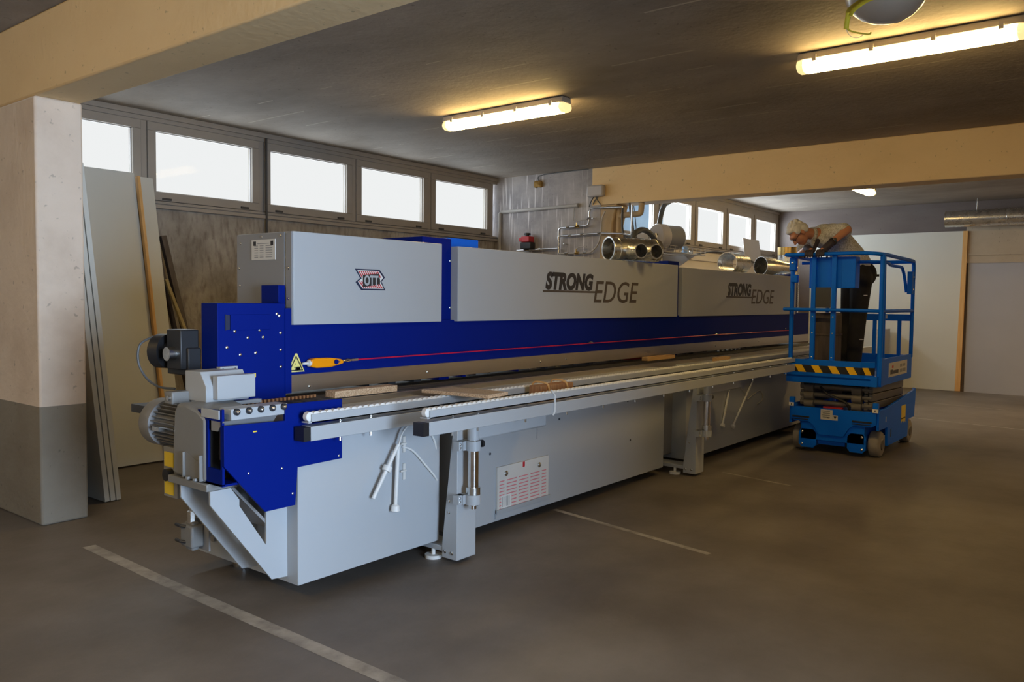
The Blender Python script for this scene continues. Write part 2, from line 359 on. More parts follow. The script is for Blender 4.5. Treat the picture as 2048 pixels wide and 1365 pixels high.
# first beam and the wall pier it stands on
struct(bx('trim_3', 'beam', None, 2.225, 2.515, -4.5, YW, BZ, CZ, bevel=.012))
m = MB(); m.box(2.22, 2.515, 5.6, YW, 0, BZ)
struct(m.build('wall_pier', 'pillar', None, .015))
m = MB(); m.box(2.22, 2.515, -4.5, -1.55, 0, BZ)  # unseen pier, added to keep gate daylight off the far machine
struct(m.build('wall_added_blocker', 'pillar', None, .015))
# window bands
def window_band(y, x0, pitch, op, n, zb, zt, first, xa, xb, side):
    m = MB(); fz0, fz1 = zb-.16, CZ
    m.box(xa, xb, y, y+.12, fz0, zb-.085).box(xa, xb, y, y+.12, zt+.085, fz1)
    m.box(xa, xb, y-.025, y, fz1-.05, fz1).box(xa, xb, y-.045, y+.01, fz0, fz0+.035).box(xa, xb, y-.02, y, zb-.115, zb-.10)
    edges = [xa]+[x0+pitch*k+op/2+pitch/2 for k in range(-1, n)]
    g = pitch-op-.17
    for k in range(-1, n):
        xm = x0+pitch*k+op+(pitch-op)/2
        if xa+.02 < xm < xb-.02: m.box(xm-g/2, xm+g/2, y+.002, y+.118, zb-.085, zt+.085)
    struct(m.build('trim_'+side, 'frame', None, .004))
    for k in range(n):
        a = max(x0+pitch*k, xa+.085); b = x0+pitch*k+op
        c = MB(); y0 = y-.012
        c.box(a-.082, b+.082, y0, y+.07, zt, zt+.082).box(a-.082, b+.082, y0, y+.07, zb-.082, zb).box(a-.082, a, y0, y+.07, zb, zt).box(b, b+.082, y0, y+.07, zb, zt)
        wn = struct(c.build('window_%d' % (first+k), 'frame', None, .005))
        MB().box(a-.005, b+.005, y+.035, y+.045, zb-.005, zt+.005).build('pane', 'glass', wn)
        s = MB(); e = .008
        s.box(a-.001, a+e, y+.02, y+.036, zb, zt).box(b-e, b+.001, y+.02, y+.036, zb, zt).box(a, b, y+.02, y+.036, zb, zb+e).box(a, b, y+.02, y+.036, zt-e, zt)
        s.build('gasket', 'lampbody', wn)
        for hx in (a+.1, b-.1): MB().box(hx-.045, hx+.045, y-.028, y-.012, zb-.075, zb-.055).build('hinge', 'frame_dark', wn)
window_band(YW, 2.79, 1.287, 1.06, 5, 2.495, 3.07, 1, 2.66, 9.227, '5')
window_band(YF, 9.79, 1.215, .96, 5, 2.475, 3.015, 6, 9.53, XW, '6')
# pipe in front of the second mullion
tag(MB().tube([(5.285, 7.535, 3.19), (5.285, 7.535, 2.2), (5.285, 7.56, 1.2)], .012).build('conduit_pipe', 'frame_dark'), 'thin dark vertical conduit on the window mullion running down the back wall', 'pipe')
# outside, seen through the bluish window
struct(MB().box(10.9, 13.2, 7.0, 7.1, -1, 5).build('trim_7', 'outer'))
# lintel and roller door in the far wall
struct(MB().box(XW-.03, XW, -4, 2.6, 2.2, 2.9).build('trim_8', 'lintel'))
d = struct(MB().box(XW-.015, XW+.02, -3.5, 2.55, .0, 2.2).build('door_1', 'shutter'))
MB().box(XW-.05, XW-.015, -3.5, 2.55, 2.33, 2.36).build('track', 'lintel', d)
# floor lines
def floor_line(pts, wd, mat, label):
    m = MB()
    for i, (a, b) in enumerate(zip(pts[:-1], pts[1:])):
        a, b = Vector((*a, 0)), Vector((*b, 0)); t = (b-a).normalized(); s_ = Vector((-t.y, t.x, 0))*wd/2
        m.add([a-s_+Vector((0, 0, .0008)), b-s_+Vector((0, 0, .0008)), b+s_+Vector((0, 0, .0008)), a+s_+Vector((0, 0, .0008))], [(0, 1, 2, 3)])
    return tag(m.build('floor_line', mat), label, 'floor marking')
floor_line([(2.22, 4.95), (2.19, 4.0), (2.17, 1.6)], .075, 'line', 'worn pale line painted on the floor in front of the concrete pier')
floor_line([(4.735, 3.33), (4.49, 2.03)], .045, 'line', 'short worn line on the floor below the printed protective film')
floor_line([(6.75, 2.95), (6.62, 2.3)], .03, 'line', 'faint short line on the floor beside the second support leg')
floor_line([(11.75, 2.9), (11.3, .2)], .03, 'line_white', 'thin white floor line right of the blue scissor lift')
floor_line([(13.6, 2.6), (13.2, 0)], .03, 'line', 'faint pale floor line nearest the far grey roller door')

# ================================================================ ceiling lamps
def tube_lamp(x, y0, y1, label):
    cy = (y0+y1)/2
    t = thing('fluorescent_lamp', (x, cy, CZ), label, 'ceiling lamp', 'fluorescent ceiling lamps')
    MB().prism([(x-.075, CZ-.055), (x-.06, CZ-.004), (x+.06, CZ-.004), (x+.075, CZ-.055)], 1, y0, y1).build('housing', 'lampbody', t, .006)
    prof = [(x-.058, CZ-.054), (x-.075, CZ-.085), (x-.066, CZ-.112), (x-.035, CZ-.13), (x+.035, CZ-.13), (x+.066, CZ-.112), (x+.075, CZ-.085), (x+.058, CZ-.054)]
    MB().prism(prof, 1, y0+.045, y1-.045).build('diffuser', 'tube', t)
    for a, b in ((y0-.008, y0+.045), (y1-.045, y1+.008)):
        MB().prism(prof, 1, a, b).build('end_cap', 'endcap', t, .01)
    for k in range(4):
        yy = y0+.12+k*(y1-y0-.24)/3
        for sx in (-1, 1):
            MB().box(x+sx*.078-.006, x+sx*.078+.006, yy-.014, yy+.014, CZ-.075, CZ-.03).build('clip', 'lampbody', t)
    return t
tube_lamp(5.86, 4.05, 5.44, 'lit fluorescent ceiling lamp above the middle of the long machine')
tube_lamp(5.86, .69, 2.05, 'lit fluorescent ceiling lamp near the top right corner of the photo')
t3 = tube_lamp(0, -.66, .66, 'small distant lit ceiling lamp half hidden behind the far concrete beam')
t3.location = (12.45, 3.46, CZ); t3.rotation_euler = (0, 0, R(90))

tube_lamp(-1.15, .69, 2.05, 'lit fluorescent ceiling lamp of the first bay, beside the camera')
tube_lamp(-1.15, 4.05, 5.41, 'lit fluorescent ceiling lamp of the first bay, nearer the window wall')
# pendant dish and yellow strap, cut off by the top of the photo
t = thing('pendant_lamp', (4.35, 1.1, CZ), 'smooth grey lamp dish with a yellow strap, cut off by the top edge', 'hanging lamp')
d0 = Vector((4.04, 1.035, 2.895))
MB().lathe(d0, (0.1, -.1, 1), [(-.105, .004), (-.1, .05), (-.085, .10), (-.06, .135), (-.02, .165), (.03, .18), (.03, .172), (-.02, .157), (-.06, .127), (-.08, .09), (-.092, .05), (-.096, .004)], 32, False).build('dish', 'dish', t)
MB().cyl((4.04, 1.035, 2.90), (4.04, 1.035, CZ), .012).build('stem', 'lampbody', t)
def ribbon(pts, wv, name, mat, par):
    m = MB(); W_ = Vector(wv); P = smoothpath(pts, 6); n = len(P); vs = []; fs = []
    for p in P: vs += [p-W_, p+W_]
    for i in range(n-1): fs.append((2*i, 2*i+1, 2*i+3, 2*i+2))
    m.add(vs, fs); o = m.build(name, mat, par); sd = o.modifiers.new('s', 'SOLIDIFY'); sd.thickness = .002; return o
ribbon([(3.86, .96, 2.86), (3.83, .985, 2.845), (3.779, 1.008, 2.822), (3.735, 1.045, 2.797), (3.70, 1.08, 2.76), (3.69, 1.09, 2.735)], (.016, .018, .016), 'strap', 'strap', t)
ribbon([(3.69, 1.09, 2.745), (3.685, 1.093, 2.71), (3.683, 1.095, 2.675)], (.007, -.008, 0), 'strap', 'strap', t)
MB().tube(smoothpath([(3.683, 1.095, 2.676), (3.70, 1.07, 2.662), (3.735, 1.02, 2.652), (3.742, 1.01, 2.66)], 5), .0035, 6).build('buckle_wire', 'strap', t)
MB().tube(smoothpath([(3.683, 1.095, 2.672), (3.69, 1.08, 2.645), (3.706, 1.055, 2.636), (3.722, 1.035, 2.65)], 5), .0012, 6).build('loose_string', 'paper', t)

# ================================================================ THE LONG MACHINE
mc = thing('edge_banding_machine', (6.4, 3.7, 0), 'very long grey and blue edge banding machine with lettered hood panels', 'machine')
YP, YB, XE = 3.63, 3.662, 11.05
ZT = .962
# --- lower cabinets
bx('base_cabinet', 'grey', mc, 2.424, 3.415, 3.215, 4.15, .10, .93, bevel=.003)
bx('base_cabinet', 'grey', mc, 3.62, 6.28, 3.282, 4.15, .072, .93, bevel=.003)
bx('base_cabinet', 'grey', mc, 6.70, XE, 3.282, 4.15, .072, .93, bevel=.003)
bx('frame_tube', 'grey_mid', mc, 3.415, 3.62, 3.42, 4.1, .12, .92)
bx('frame_tube', 'grey_mid', mc, 6.28, 6.70, 3.42, 4.1, .12, .92)
for x in (2.6, 3.3, 4.4, 6.0, 7.2, 8.8, 10.6):
    MB().cyl((x, 3.95, 0), (x, 3.95, .02), .05).cyl((x, 3.95, .02), (x, 3.95, .13), .016).build('levelling_foot', 'zinc', mc)
# screws and knock-outs on the long cabinet
def screw(p, d, r, par, mat='zinc', name='screw'):
    p = Vector(p); d = Vector(d)
    return MB().lathe(p, d, [(0, r), (r*.3, r), (r*.6, r*.6), (r*.7, .0005)], 10).build(name, mat, par)
for (x, z) in ((4.44, .67), (4.71, .66), (5.66, .70), (5.95, .71), (5.71, .38), (3.95, .52)):
    screw((x, 3.282, z), (0, -1, 0), .009, mc, 'steel_dark')
bx('panel_seam', 'steel_dark', mc, 4.448, 4.4505, 3.2805, 3.283, .55, .66)
bx('panel_seam', 'steel_dark', mc, 4.62, 4.74, 3.2805, 3.283, .772, .774)
bx('panel_seam', 'steel_dark', mc, 5.66, 5.92, 3.2805, 3.283, .80, .802)
# pocket with the printed film sheet
pk = MB().box(4.0, 4.585, 3.272, 3.282, .09, .125).prism([(3.272, .12), (3.262, .12), (3.255, .15), (3.265, .15)], 0, 4.0, 4.585).build('sheet_pocket', 'grey', mc)
fs = bx('film_sheet', 'paper', mc, 4.012, 4.57, 3.268, 3.280, .13, .424, label='white protective film sheet with rows of red print')
for r_ in range(9):
    for c_ in range(8):
        x = 4.03+c_*.064+(.012 if c_ % 2 else 0); z = .325-r_*.0225
        if x < 4.15 and z < .22 and x > 4.045: continue
        if x+.05 > 4.57: continue
        MB().prism([(x, z), (x+.05, z), (x+.052, z+.0065), (x+.002, z+.0065)], 1, 3.2668, 3.2681).build('red_print', 'pink', fs)
bx('red_tab', 'red', fs, 4.275, 4.297, 3.2665, 3.2681, .388, .422)
bx('film_label', 'white', fs, 4.05, 4.15, 3.2665, 3.2681, .15, .235)
for k in range(6): bx('label_text', 'grey_mid', fs, 4.06+k*.014, 4.064+k*.014, 3.2655, 3.2668, .16, .225)
for x in (4.095, 4.455): screw((x, 3.2665, .375), (0, -1, 0), .018, fs, 'zinc', 'hook_screw')

# --- hood panels and blue upper body
bx('upper_body', 'blue', mc, 2.69, XE, YB, 4.16, 1.078, 1.36)
bx('upper_body', 'blue', mc, 3.75, 4.022, YB+.03, 4.16, 1.35, 1.896, bevel=.003)
bx('upper_body', 'blue', mc, 7.05, 7.27, YB+.01, 4.16, 1.35, 1.884, bevel=.003)
bx('upper_body', 'blue', mc, 10.46, 10.62, YB+.01, 4.16, 1.35, 1.86, bevel=.003)
bx('motor_cover', 'lift', mc, 4.10, 4.42, 3.8, 4.0, 1.85, 1.915, label='small bright blue cover on top of the hood')
hoods = []
for x0, x1, zt in ((2.712, 3.868, 1.852), (4.022, 7.172, 1.845), (7.270, 10.462, 1.828)):
    hoods.append(bx('hood_panel', 'grey', mc, x0, x1, YP, 4.142, 1.35, zt, bevel=.004))
h0 = hoods[0]
# end face details of the first hood (faces -x)
bx('end_plate', 'grey_mid', h0, 2.704, 2.7115, 3.70, 4.138, 1.36, 1.848)
MB().prism([(3.636, 1.352), (3.682, 1.352), (3.682, 1.838), (3.66, 1.85), (3.636, 1.85)], 0, 2.7035, 2.7115).build('end_flange', 'grey_mid', h0)
for y, z in ((4.10, 1.80), (3.90, 1.83), (3.725, 1.83), (4.115, 1.66), (4.11, 1.56), (3.66, 1.655), (3.66, 1.49), (3.66, 1.378)):
    screw((2.7035, y, z), (-1, 0, 0), .008, h0)
lp = bx('type_label', 'paper', h0, 2.7005, 2.7042, 3.775, 3.992, 1.703, 1.815)
for k in range(7):
    z = 1.795-k*.0125
    for y0, y1 in ((3.965, 3.93), (3.915, 3.88), (3.86, 3.80)) if k else ((3.94, 3.83),): bx('label_text', 'grey_mid', lp, 2.6998, 2.7006, y1, y0, z-.004, z)
for y in (3.962, 3.803): bx('label_text', 'ink', lp, 2.6998, 2.7006, y-.012, y+.012, 1.782, 1.806)
# blue tab over the end cover
bx('corner_guard', 'blue', mc, 2.66, 2.704, 3.69, 3.845, 1.462, 1.563, bevel=.003)
# OTT emblem
def emblem(x0, z0, w_, h_, par):
    Q = lambda pts, g=1.0: [(x0+w_*(.5+(a-.5)*g), z0+h_*(.5+(b-.5)*g)) for a, b in pts]
    out = [(.0, 1.0), (.80, 1.0), (.98, .63), (.865, .42), (1.0, .0), (.20, .0), (.02, .37), (.165, .56)]
    e = MB().prism(Q(out), 1, YP-.003, YP+.0005).build('emblem', 'navy', par, .002)
    MB().prism(Q(out, .86), 1, YP-.0042, YP-.0028).build('emblem_field', 'white', e)
    up = MB(); lo = MB()
    for k in range(11):
        a = .07+k*.072
        up.prism(Q([(a, .93), (a+.040, .93), (a+.040+.17*.62, .62), (a+.17*.62, .62)], .93), 1, YP-.0052, YP-.004) if a < .74 else None
        lo.prism(Q([(a+.02, .40), (a+.06, .40), (a+.06+.15, .07), (a+.17, .07)], .93), 1, YP-.0052, YP-.004) if .06 < a < .73 else None
    up.build('emblem_stripes', 'red', e); lo.build('emblem_stripes', 'red', e)
    MB().prism(Q([(.24, .72), (.76, .80), (.80, .50), (.80, .30), (.24, .13)]), 1, YP-.0062, YP-.005).build('emblem_plate', 'ink', e)
    t1 = text('emblem_letters', 'OTT', 'grey', e, (x0+.28*w_, YP-.0062, z0+.21*h_), .50*h_, .46*w_, bold=.035)
emblem(3.137, 1.545, .238, .122, h0)
# STRONG EDGE lettering
def brand(par, x, z, w1, h1, w2, h2, dz, bar):
    text('lettering', 'STRONG', 'ink', par, (x+.02, YP-.0003, z), h1, w1, shear=.2, bold=.055)
    text('lettering', 'EDGE', 'ink_brown', par, (x+w1+.03, YP-.0003, z-dz), h2, w2, shear=.2, bold=.004)
    bx('lettering_bar', 'ink_brown', par, x-.012, x+w1+.11, YP-.0016, YP+.0003, z-.018, z-.002)
brand(hoods[1], 4.985, 1.576, .665, .138, .73, .182, .097, 0)
brand(hoods[2], 8.315, 1.562, .65, .143, .70, .168, .084, 0)
# screws down the gaps
for x in (4.012, 7.262):
    for z in (1.44, 1.75): screw((x, YB+.03, z), (0, -1, 0), .008, mc)

# --- steel cover strip under the blue body, conveyor deck
st = bx('cover_strip', 'steel', mc, 2.69, XE, YB-.012, YB+.02, .988, 1.079)
for x, z in ((2.83, 1.01), (3.76, 1.03), (4.98, 1.03), (5.32, 1.035), (6.6, 1.03), (8.1, 1.03), (9.3, 1.04)): screw((x, YB-.012, z), (0, -1, 0), .008, st)
bx('conveyor_bed', 'steel_dark', mc, 2.06, XE, 3.40, 4.1, .905, .945)
ch = MB()
x = 2.40
while x < XE-.08:
    ch.prism([(x, .945), (x, .958), (x+.006, ZT), (x+.066, ZT), (x+.072, .958), (x+.072, .945)], 1, 3.44, 3.63); x += .08
cc = ch.build('chain_conveyor', 'dark', mc)
cc['kind'] = 'stuff'
bx('bed_edge', 'steel', mc, 2.69, XE, 3.395, 3.44, .915, ZT-.004)
# pins and blocks in the slot under the cover strip
rnd = random.Random(4)
for k in range(34):
    x = 3.35+k*.2+rnd.uniform(-.06, .06); a = rnd.uniform(.01, .05)
    MB().box(x, x+a*2, 3.70+rnd.uniform(0, .1), 3.85, .962, .985+rnd.uniform(-.01, .002)).build('feed_unit', rnd.choice(['steel_dark', 'dark', 'blue', 'zinc', 'steel_dark']), mc)
bx('feed_unit', 'red', mc, 6.42, 6.78, 3.72, 3.8, .964, .984)
for k in range(6): MB().cyl((8.3+k*.11, 3.70, .963), (8.3+k*.11, 3.70, .986), .016).build('guide_roller', 'zinc', mc)

# --- end cover on the left
ec = bx('end_cover', 'blue', mc, 2.26, 2.662, YP, 3.775, .964, 1.466, bevel=.003)
rc = MB().prism([(2.30, 1.41), (2.325, 1.405), (2.325, 1.335), (2.30, 1.33)], 1, YP-.006, YP+.001).build('handle_slot', 'navy', ec)
bx('cover_door', 'blue', ec, 2.327, 2.56, YP-.009, YP+.001, 1.33, 1.408, bevel=.002)
for x, z in ((2.355, 1.325), (2.50, 1.328), (2.43, 1.29), (2.52, 1.29), (2.31, 1.245), (2.385, 1.205), (2.475, 1.21), (2.605, 1.41), (2.62, 1.40), (2.628, 1.31), (2.628, 1.22), (2.628, 1.13)):
    screw((x, YP, z), (0, -1, 0), .0085, ec, 'zinc')
bx('cover_flange', 'blue', ec, 2.655, 2.695, YP-.004, YP+.03, .985, 1.44)
# small motor with hand wheel behind the cover
fm = MB().box(2.16, 2.262, 3.80, 3.93, 1.13, 1.33).box(2.19, 2.262, 3.78, 3.98, 1.10, 1.24).build('drive_motor', 'black', mc, .006)
MB().lathe((2.215, 3.93, 1.215), (-.35, 1, 0), [(0, .05), (.05, .05), (.05, .088), (.11, .088), (.12, .06), (.12, .005)], 24).build('fan_cover', 'black', fm)
MB().cyl((2.20, 3.86, 1.21), (2.12, 3.86, 1.21), .035).build('shaft_sleeve', 'zinc', fm)
MB().tube(smoothpath([(2.14, 4.02, 1.29), (2.09, 4.06, 1.25), (2.08, 4.06, 1.16), (2.10, 4.02, 1.08), (2.12, 3.93, 1.04), (2.13, 3.8, 1.04)], 5), .006, 6).build('motor_cable', 'cable', fm)
# light grey guard box in front of the cover
gb = MB().prism([(3.66, 1.0), (3.48, 1.0), (3.48, 1.075), (3.53, 1.142), (3.66, 1.142)], 0, 2.105, 2.335).build('guard_box', 'grey', mc, .003)
bx('guard_lid', 'grey', gb, 2.14, 2.345, 3.44, 3.482, 1.012, 1.125, bevel=.003)
sp = bx('bracket_plate', 'grey', gb, 2.255, 2.352, 3.60, 3.632, 1.115, 1.152)
for x in (2.27, 2.338): screw((x, 3.60, 1.14), (0, -1, 0), .005, sp, 'steel_dark')
bx('yellow_plug', 'yellow', gb, 2.346, 2.358, 3.455, 3.47, 1.105, 1.125)
bx('guard_rail', 'grey', mc, 2.24, 2.42, 3.50, 3.53, .972, .99)
for k in range(26): bx('edge_guide', 'bead', mc, 2.17+k*.024, 2.182+k*.024, 3.53, 3.545, .963, .978)

# --- ball plate
bp = MB().prism([(2.06, .948), (2.36, .948), (2.36, .998), (2.06, .998)], 1, 3.205, 3.30).build('ball_plate', 'grey', mc, .003)
MB().prism([(3.205, .948), (3.30, .948), (3.30, .90), (3.25, .90)], 0, 2.02, 2.30).build('ball_plate_ramp', 'grey_mid', bp)
for k in range(5):
    bl = MB().cyl((2.085+k*.0625, 3.206, .985), (2.085+k*.0625, 3.195, .985), .0155, n=20).build('ball_unit', 'black', bp)
    MB().ell((2.085+k*.0625, 3.194, .985), (.0095, .0095, .0095)).build('ball', 'zinc', bl)
# --- lower blue plate and its drive box
pl = MB().prism([(2.018, .93), (2.34, .918), (2.34, .996), (2.682, .992), (2.682, .69), (2.411, .686), (2.396, .506), (2.229, .506), (2.018, .748)], 1, 3.197, 3.212).build('lower_guard', 'blue', mc, .0015)
for x, z in ((2.14, .70), (2.32, .695), (2.66, .705), (2.38, .565)): screw((x, 3.197, z), (0, -1, 0), .006, pl)
bx('caution_sticker', 'yellow', pl, 2.165, 2.185, 3.1955, 3.198, .884, .89)
db = MB().box(2.018, 2.03, 3.212, 3.225, .66, 1.0).box(2.018, 2.03, 3.325, 3.405, .655, .985).box(2.018, 2.03, 3.225, 3.325, .655, .73).box(2.018, 2.03, 3.225, 3.325, .945, .995).box(2.018, 2.40, 3.40, 3.405, .66, .98).box(2.018, 2.40, 3.212, 3.4, .655, .665).build('drive_box', 'blue', mc)
bx('drive_box_lid', 'grey', db, 2.012, 2.02, 3.228, 3.37, .955, .995, bevel=.002)
for y in (3.375, 3.355):
    for z in (.915, .84, .68): screw((2.018, y, z), (-1, 0, 0), .006, db)
MB().lathe((2.17, 3.235, .80), (0, 1, 0), [(0, .10), (.12, .10)], 10).build('drive_sprocket', 'steel_dark', db)
bx('box_shade', 'black', db, 2.03, 2.2, 3.3255, 3.3285, .665, .985)  # black sheet put in for the shade inside the box opening
bx('belt_cover', 'dark', db, 2.06, 2.10, 3.235, 3.30, .76, .91)
# --- cast gearbox, motor, cantilever bracket
gx = MB().prism([(3.335, .655), (3.335, .95), (3.40, .985), (3.50, 1.005), (3.575, 1.0), (3.605, .96), (3.62, .80), (3.62, .655)], 0, 2.012, 2.26).build('gearbox', 'cast', mc, .018)
for y in (3.36, 3.50): MB().box(1.997, 2.02, y, y+.012, .66, .78).build('gearbox_rib', 'cast', gx, .004)
MB().prism([(3.37, .66), (3.50, .66), (3.50, .78), (3.40, .75), (3.37, .75)], 0, 2.009, 2.014).build('gearbox_recess', 'cast', gx)
for y in (3.40, 3.46): MB().lathe((2.0, y, .66), (0, 0, 1), [(0, .012), (.012, .012)], 6).build('gearbox_bolt', 'cast', gx)
tb = MB().box(2.02, 2.12, 3.63, 3.70, .985, 1.045).build('terminal_box', 'cast', gx, .006)
MB().cyl((2.01, 3.655, 1.015), (2.025, 3.655, 1.015), .012).build('cable_gland', 'zinc', tb)
em = MB(); c0 = Vector((2.125, 3.62, .868)); em.lathe(c0, (0, 1, 0), [(0, .088), (.235, .088)], 36)
for k in range(30):
    a = 2*math.pi*k/30; u = Vector((math.cos(a), 0, math.sin(a))); v = Vector((0, 1, 0)).cross(u)
    em.obox(c0+u*.095+Vector((0, .117, 0)), u*.013, (0, .117, 0), v*.0028)
em = em.build('electric_motor', 'motor', mc)
MB().lathe(c0+Vector((0, .215, 0)), (0, 1, 0), [(0, .100), (0, .118), (.09, .118), (.115, .10), (.12, .05), (.12, .004)], 36).build('fan_cover', 'grey_mid', em)
MB().box(2.0, 2.03, 3.72, 3.78, .85, .87).build('motor_nameplate', 'zinc', em)
cb = MB().prism([(2.0, .62), (2.424, .62), (2.424, .655), (2.0, .655)], 1, 3.31, 3.64).build('gearbox_table', 'cast', mc, .004)
for yy in (3.30, 3.545):
    g = MB(); z0 = .62
    # plate with a triangular cut-out: outer band, upright band, upper flange
    g.prism([(2.012, .622), (2.012, .560), (2.335, .138), (2.424, .130), (2.424, .20), (2.312, .30), (2.16, .53), (2.16, .56), (2.115, .622)], 1, yy, yy+.012)
    g.prism([(2.424, .15), (2.424, .622), (2.305, .622), (2.305, .33), (2.29, .25), (2.36, .16)], 1, yy+.0005, yy+.0115)
    g.build('bracket_gusset', 'grey', mc)
MB().prism([(2.125, .618), (2.335, .385), (2.345, .395), (2.14, .62)], 1, 3.312, 3.545).build('bracket_flange', 'grey_mid', mc)
# yellow-labelled switch box and heavy connector below the motor
yb = bx('switch_box', 'grey_mid', mc, 2.05, 2.15, 3.645, 3.77, .525, .77, bevel=.004)
for z0, z1 in ((.675, .745), (.54, .61)): bx('yellow_label', 'yellow', yb, 2.046, 2.051, 3.675, 3.755, z0, z1)
MB().cyl((2.05, 3.70, .64), (2.02, 3.70, .64), .03).build('switch_knob', 'black', yb)
pg = MB().box(2.2, 2.27, 3.78, 3.89, .22, .335).box(2.215, 2.255, 3.80, 3.87, .2, .35).build('power_connector', 'cast', mc, .01)
MB().cyl((2.235, 3.835, .34), (2.235, 3.835, .40), .025, n=8).cyl((2.235, 3.835, .40), (2.235, 3.835, .64), .012).build('cable_gland', 'zinc', pg)
for z in (.325, .245):
    MB().tube([(2.205, 3.84, z), (2.185, 3.86, z+.004), (2.185, 3.90, z+.006), (2.20, 3.925, z)], .0085, 8).build('locking_clip', 'black', pg)
bx('connector_plate', 'grey_mid', pg, 2.27, 2.28, 3.74, 3.90, .2, .36)
MB().cyl((2.42, 3.93, .2), (2.405, 3.93, .2), .018).build('cable_port', 'grey_mid', mc)
bx('cable_duct', 'grey_mid', pg, 2.28, 2.43, 3.80, 3.86, .26, .30)

# --- warning sign, pull-cord switch and cord on the blue body
ws = MB().prism([(2.694, 1.093), (2.806, 1.093), (2.757, 1.194), (2.745, 1.194)], 1, YB-.0025, YB).build('warning_sign', 'paleyellow', mc)
tri = lambda g: [(2.75+(x-2.75)*g, 1.127+(z-1.127)*g) for x, z in ((2.698, 1.096), (2.802, 1.096), (2.75, 1.190))]
m = MB(); o_ = tri(.90); i_ = tri(.72)
for k in range(3):
    m.prism([o_[k], o_[(k+1) % 3], i_[(k+1) % 3], i_[k]], 1, YB-.0036, YB-.0024)
m.build('sign_border', 'ink', ws)
m = MB().box(2.738, 2.775, YB-.0036, YB-.0024, 1.116, 1.121).box(2.744, 2.776, YB-.0036, YB-.0024, 1.104, 1.114)
m.prism([(2.755, 1.102), (2.778, 1.104), (2.778, 1.119), (2.762, 1.122), (2.750, 1.114)], 1, YB-.0036, YB-.0024).prism([(2.742, 1.14), (2.748, 1.14), (2.745, 1.132)], 1, YB-.0036, YB-.0024)
m.build('sign_symbol', 'ink', ws)
sw = MB().prism([(2.822, 1.118), (2.86, 1.110), (2.96, 1.110), (3.045, 1.126), (3.05, 1.138), (3.03, 1.152), (2.96, 1.162), (2.85, 1.165), (2.822, 1.158)], 1, YB-.045, YB-.004).build('pull_cord_switch', 'orange', mc, .006)
MB().cyl((2.99, YB-.044, 1.138), (2.99, YB-.052, 1.138), .014).build('reset_button', 'blue', sw)
MB().lathe((2.825, YB-.025, 1.138), (-1, 0, 0), [(-.01, .018), (.012, .018), (.016, .008), (.05, .006)], 14).build('cable_gland', 'white', sw)
bx('switch_window', 'zinc', sw, 3.005, 3.02, YB-.0465, YB-.0445, 1.133, 1.143)
MB().pipe((3.05, YB-.026, 1.139), (3.066, YB-.026, 1.139), .009, .005, 12).tube([(3.065, YB-.025, 1.139), (3.09, YB-.025, 1.146), (3.125, YB-.025, 1.141)], .004, 6).tube([(3.065, YB-.025, 1.139), (3.09, YB-.025, 1.134), (3.125, YB-.025, 1.140)], .004, 6).build('cord_hook', 'zinc', sw)
MB().box(3.12, 3.165, YB-.031, YB-.019, 1.135, 1.147).build('cord_clamp', 'zinc', sw)
MB().tube([(3.16, YB-.025, 1.141), (5.66, YB-.025, 1.147), (8.1, YB-.025, 1.150), (10.4, YB-.025, 1.147)], .0042, 6).build('pull_cord', 'rope', mc)
for x in (5.66, 8.1): MB().cyl((x, YB, 1.156), (x, YB-.03, 1.156), .006).tube([(x-.04, YB-.026, 1.152), (x, YB-.028, 1.158), (x+.03, YB-.026, 1.152)], .004, 6).build('cord_eyelet', 'zinc', mc)
screw((10.2, YB, 1.17), (0, -1, 0), .01, mc)

# --- support legs with sliding columns
for lx in (3.375, 6.402):
    lg = MB().prism([(3.04, .022), (3.155, .022), (3.155, .10), (3.072, .80), (3.04, .80)], 0, lx, lx+.162).build('support_leg', 'grey', mc, .004)
    MB().box(lx+.005, lx+.155, 3.10, 3.5, .055, .085).build('foot_beam', 'grey', lg, .003)
    MB().cyl((lx+.02, 3.24, 0), (lx+.02, 3.24, .02), .05).cyl((lx+.02, 3.24, .02), (lx+.02, 3.24, .06), .012).build('foot_pad', 'white', lg)
    for z in (.355, .29): screw((lx, 3.10, z), (-1, 0, 0), .008, lg)
    for y in (3.075, 3.13): screw((lx, y, .06), (-1, 0, 0), .011, lg)
    cx, cy = lx+.052, 2.968
    rod = MB().cyl((cx, cy, .345), (cx, cy, .735), .030, n=24).cyl((cx, cy, .325), (cx, cy, .345), .02).build('slide_rod', 'chrome', mc)
    for z in (.352, .655):
        cl = MB().pipe((cx, cy, z), (cx, cy, z+.055), .043, .0305, 24).box(cx-.085, cx-.035, 3.0, 3.042, z+.002, z+.053).box(cx-.06, cx+.04, 2.99, 3.04, z+.002, z+.053).build('rod_clamp', 'grey', rod)
        for dz in (.018, .038): screw((cx-.072, 3.0, z+dz), (0, -1, 0), .007, cl)
    MB().pipe((cx, cy, .408), (cx, cy, .448), .041, .0305, 24).build('stop_ring', 'zinc', rod)
    MB().lathe((cx+.045, cy, .685), (1, -.2, 0), [(0, .008), (.012, .008), (.012, .021), (.03, .021), (.033, .015)], 10).build('clamp_knob', 'black', rod)
    MB().cyl((cx, cy, .715), (cx, cy, .812), .034, n=24).build('column_head', 'grey', rod)
    MB().box(cx, cx+.655, cy-.032, cy+.032, .717, .80).build('cantilever_tube', 'grey', rod, .012)
    MB().cyl((cx+.63, cy-.02, .80), (cx+.63, cy-.02, .852), .012).build('height_bolt', 'zinc', rod)

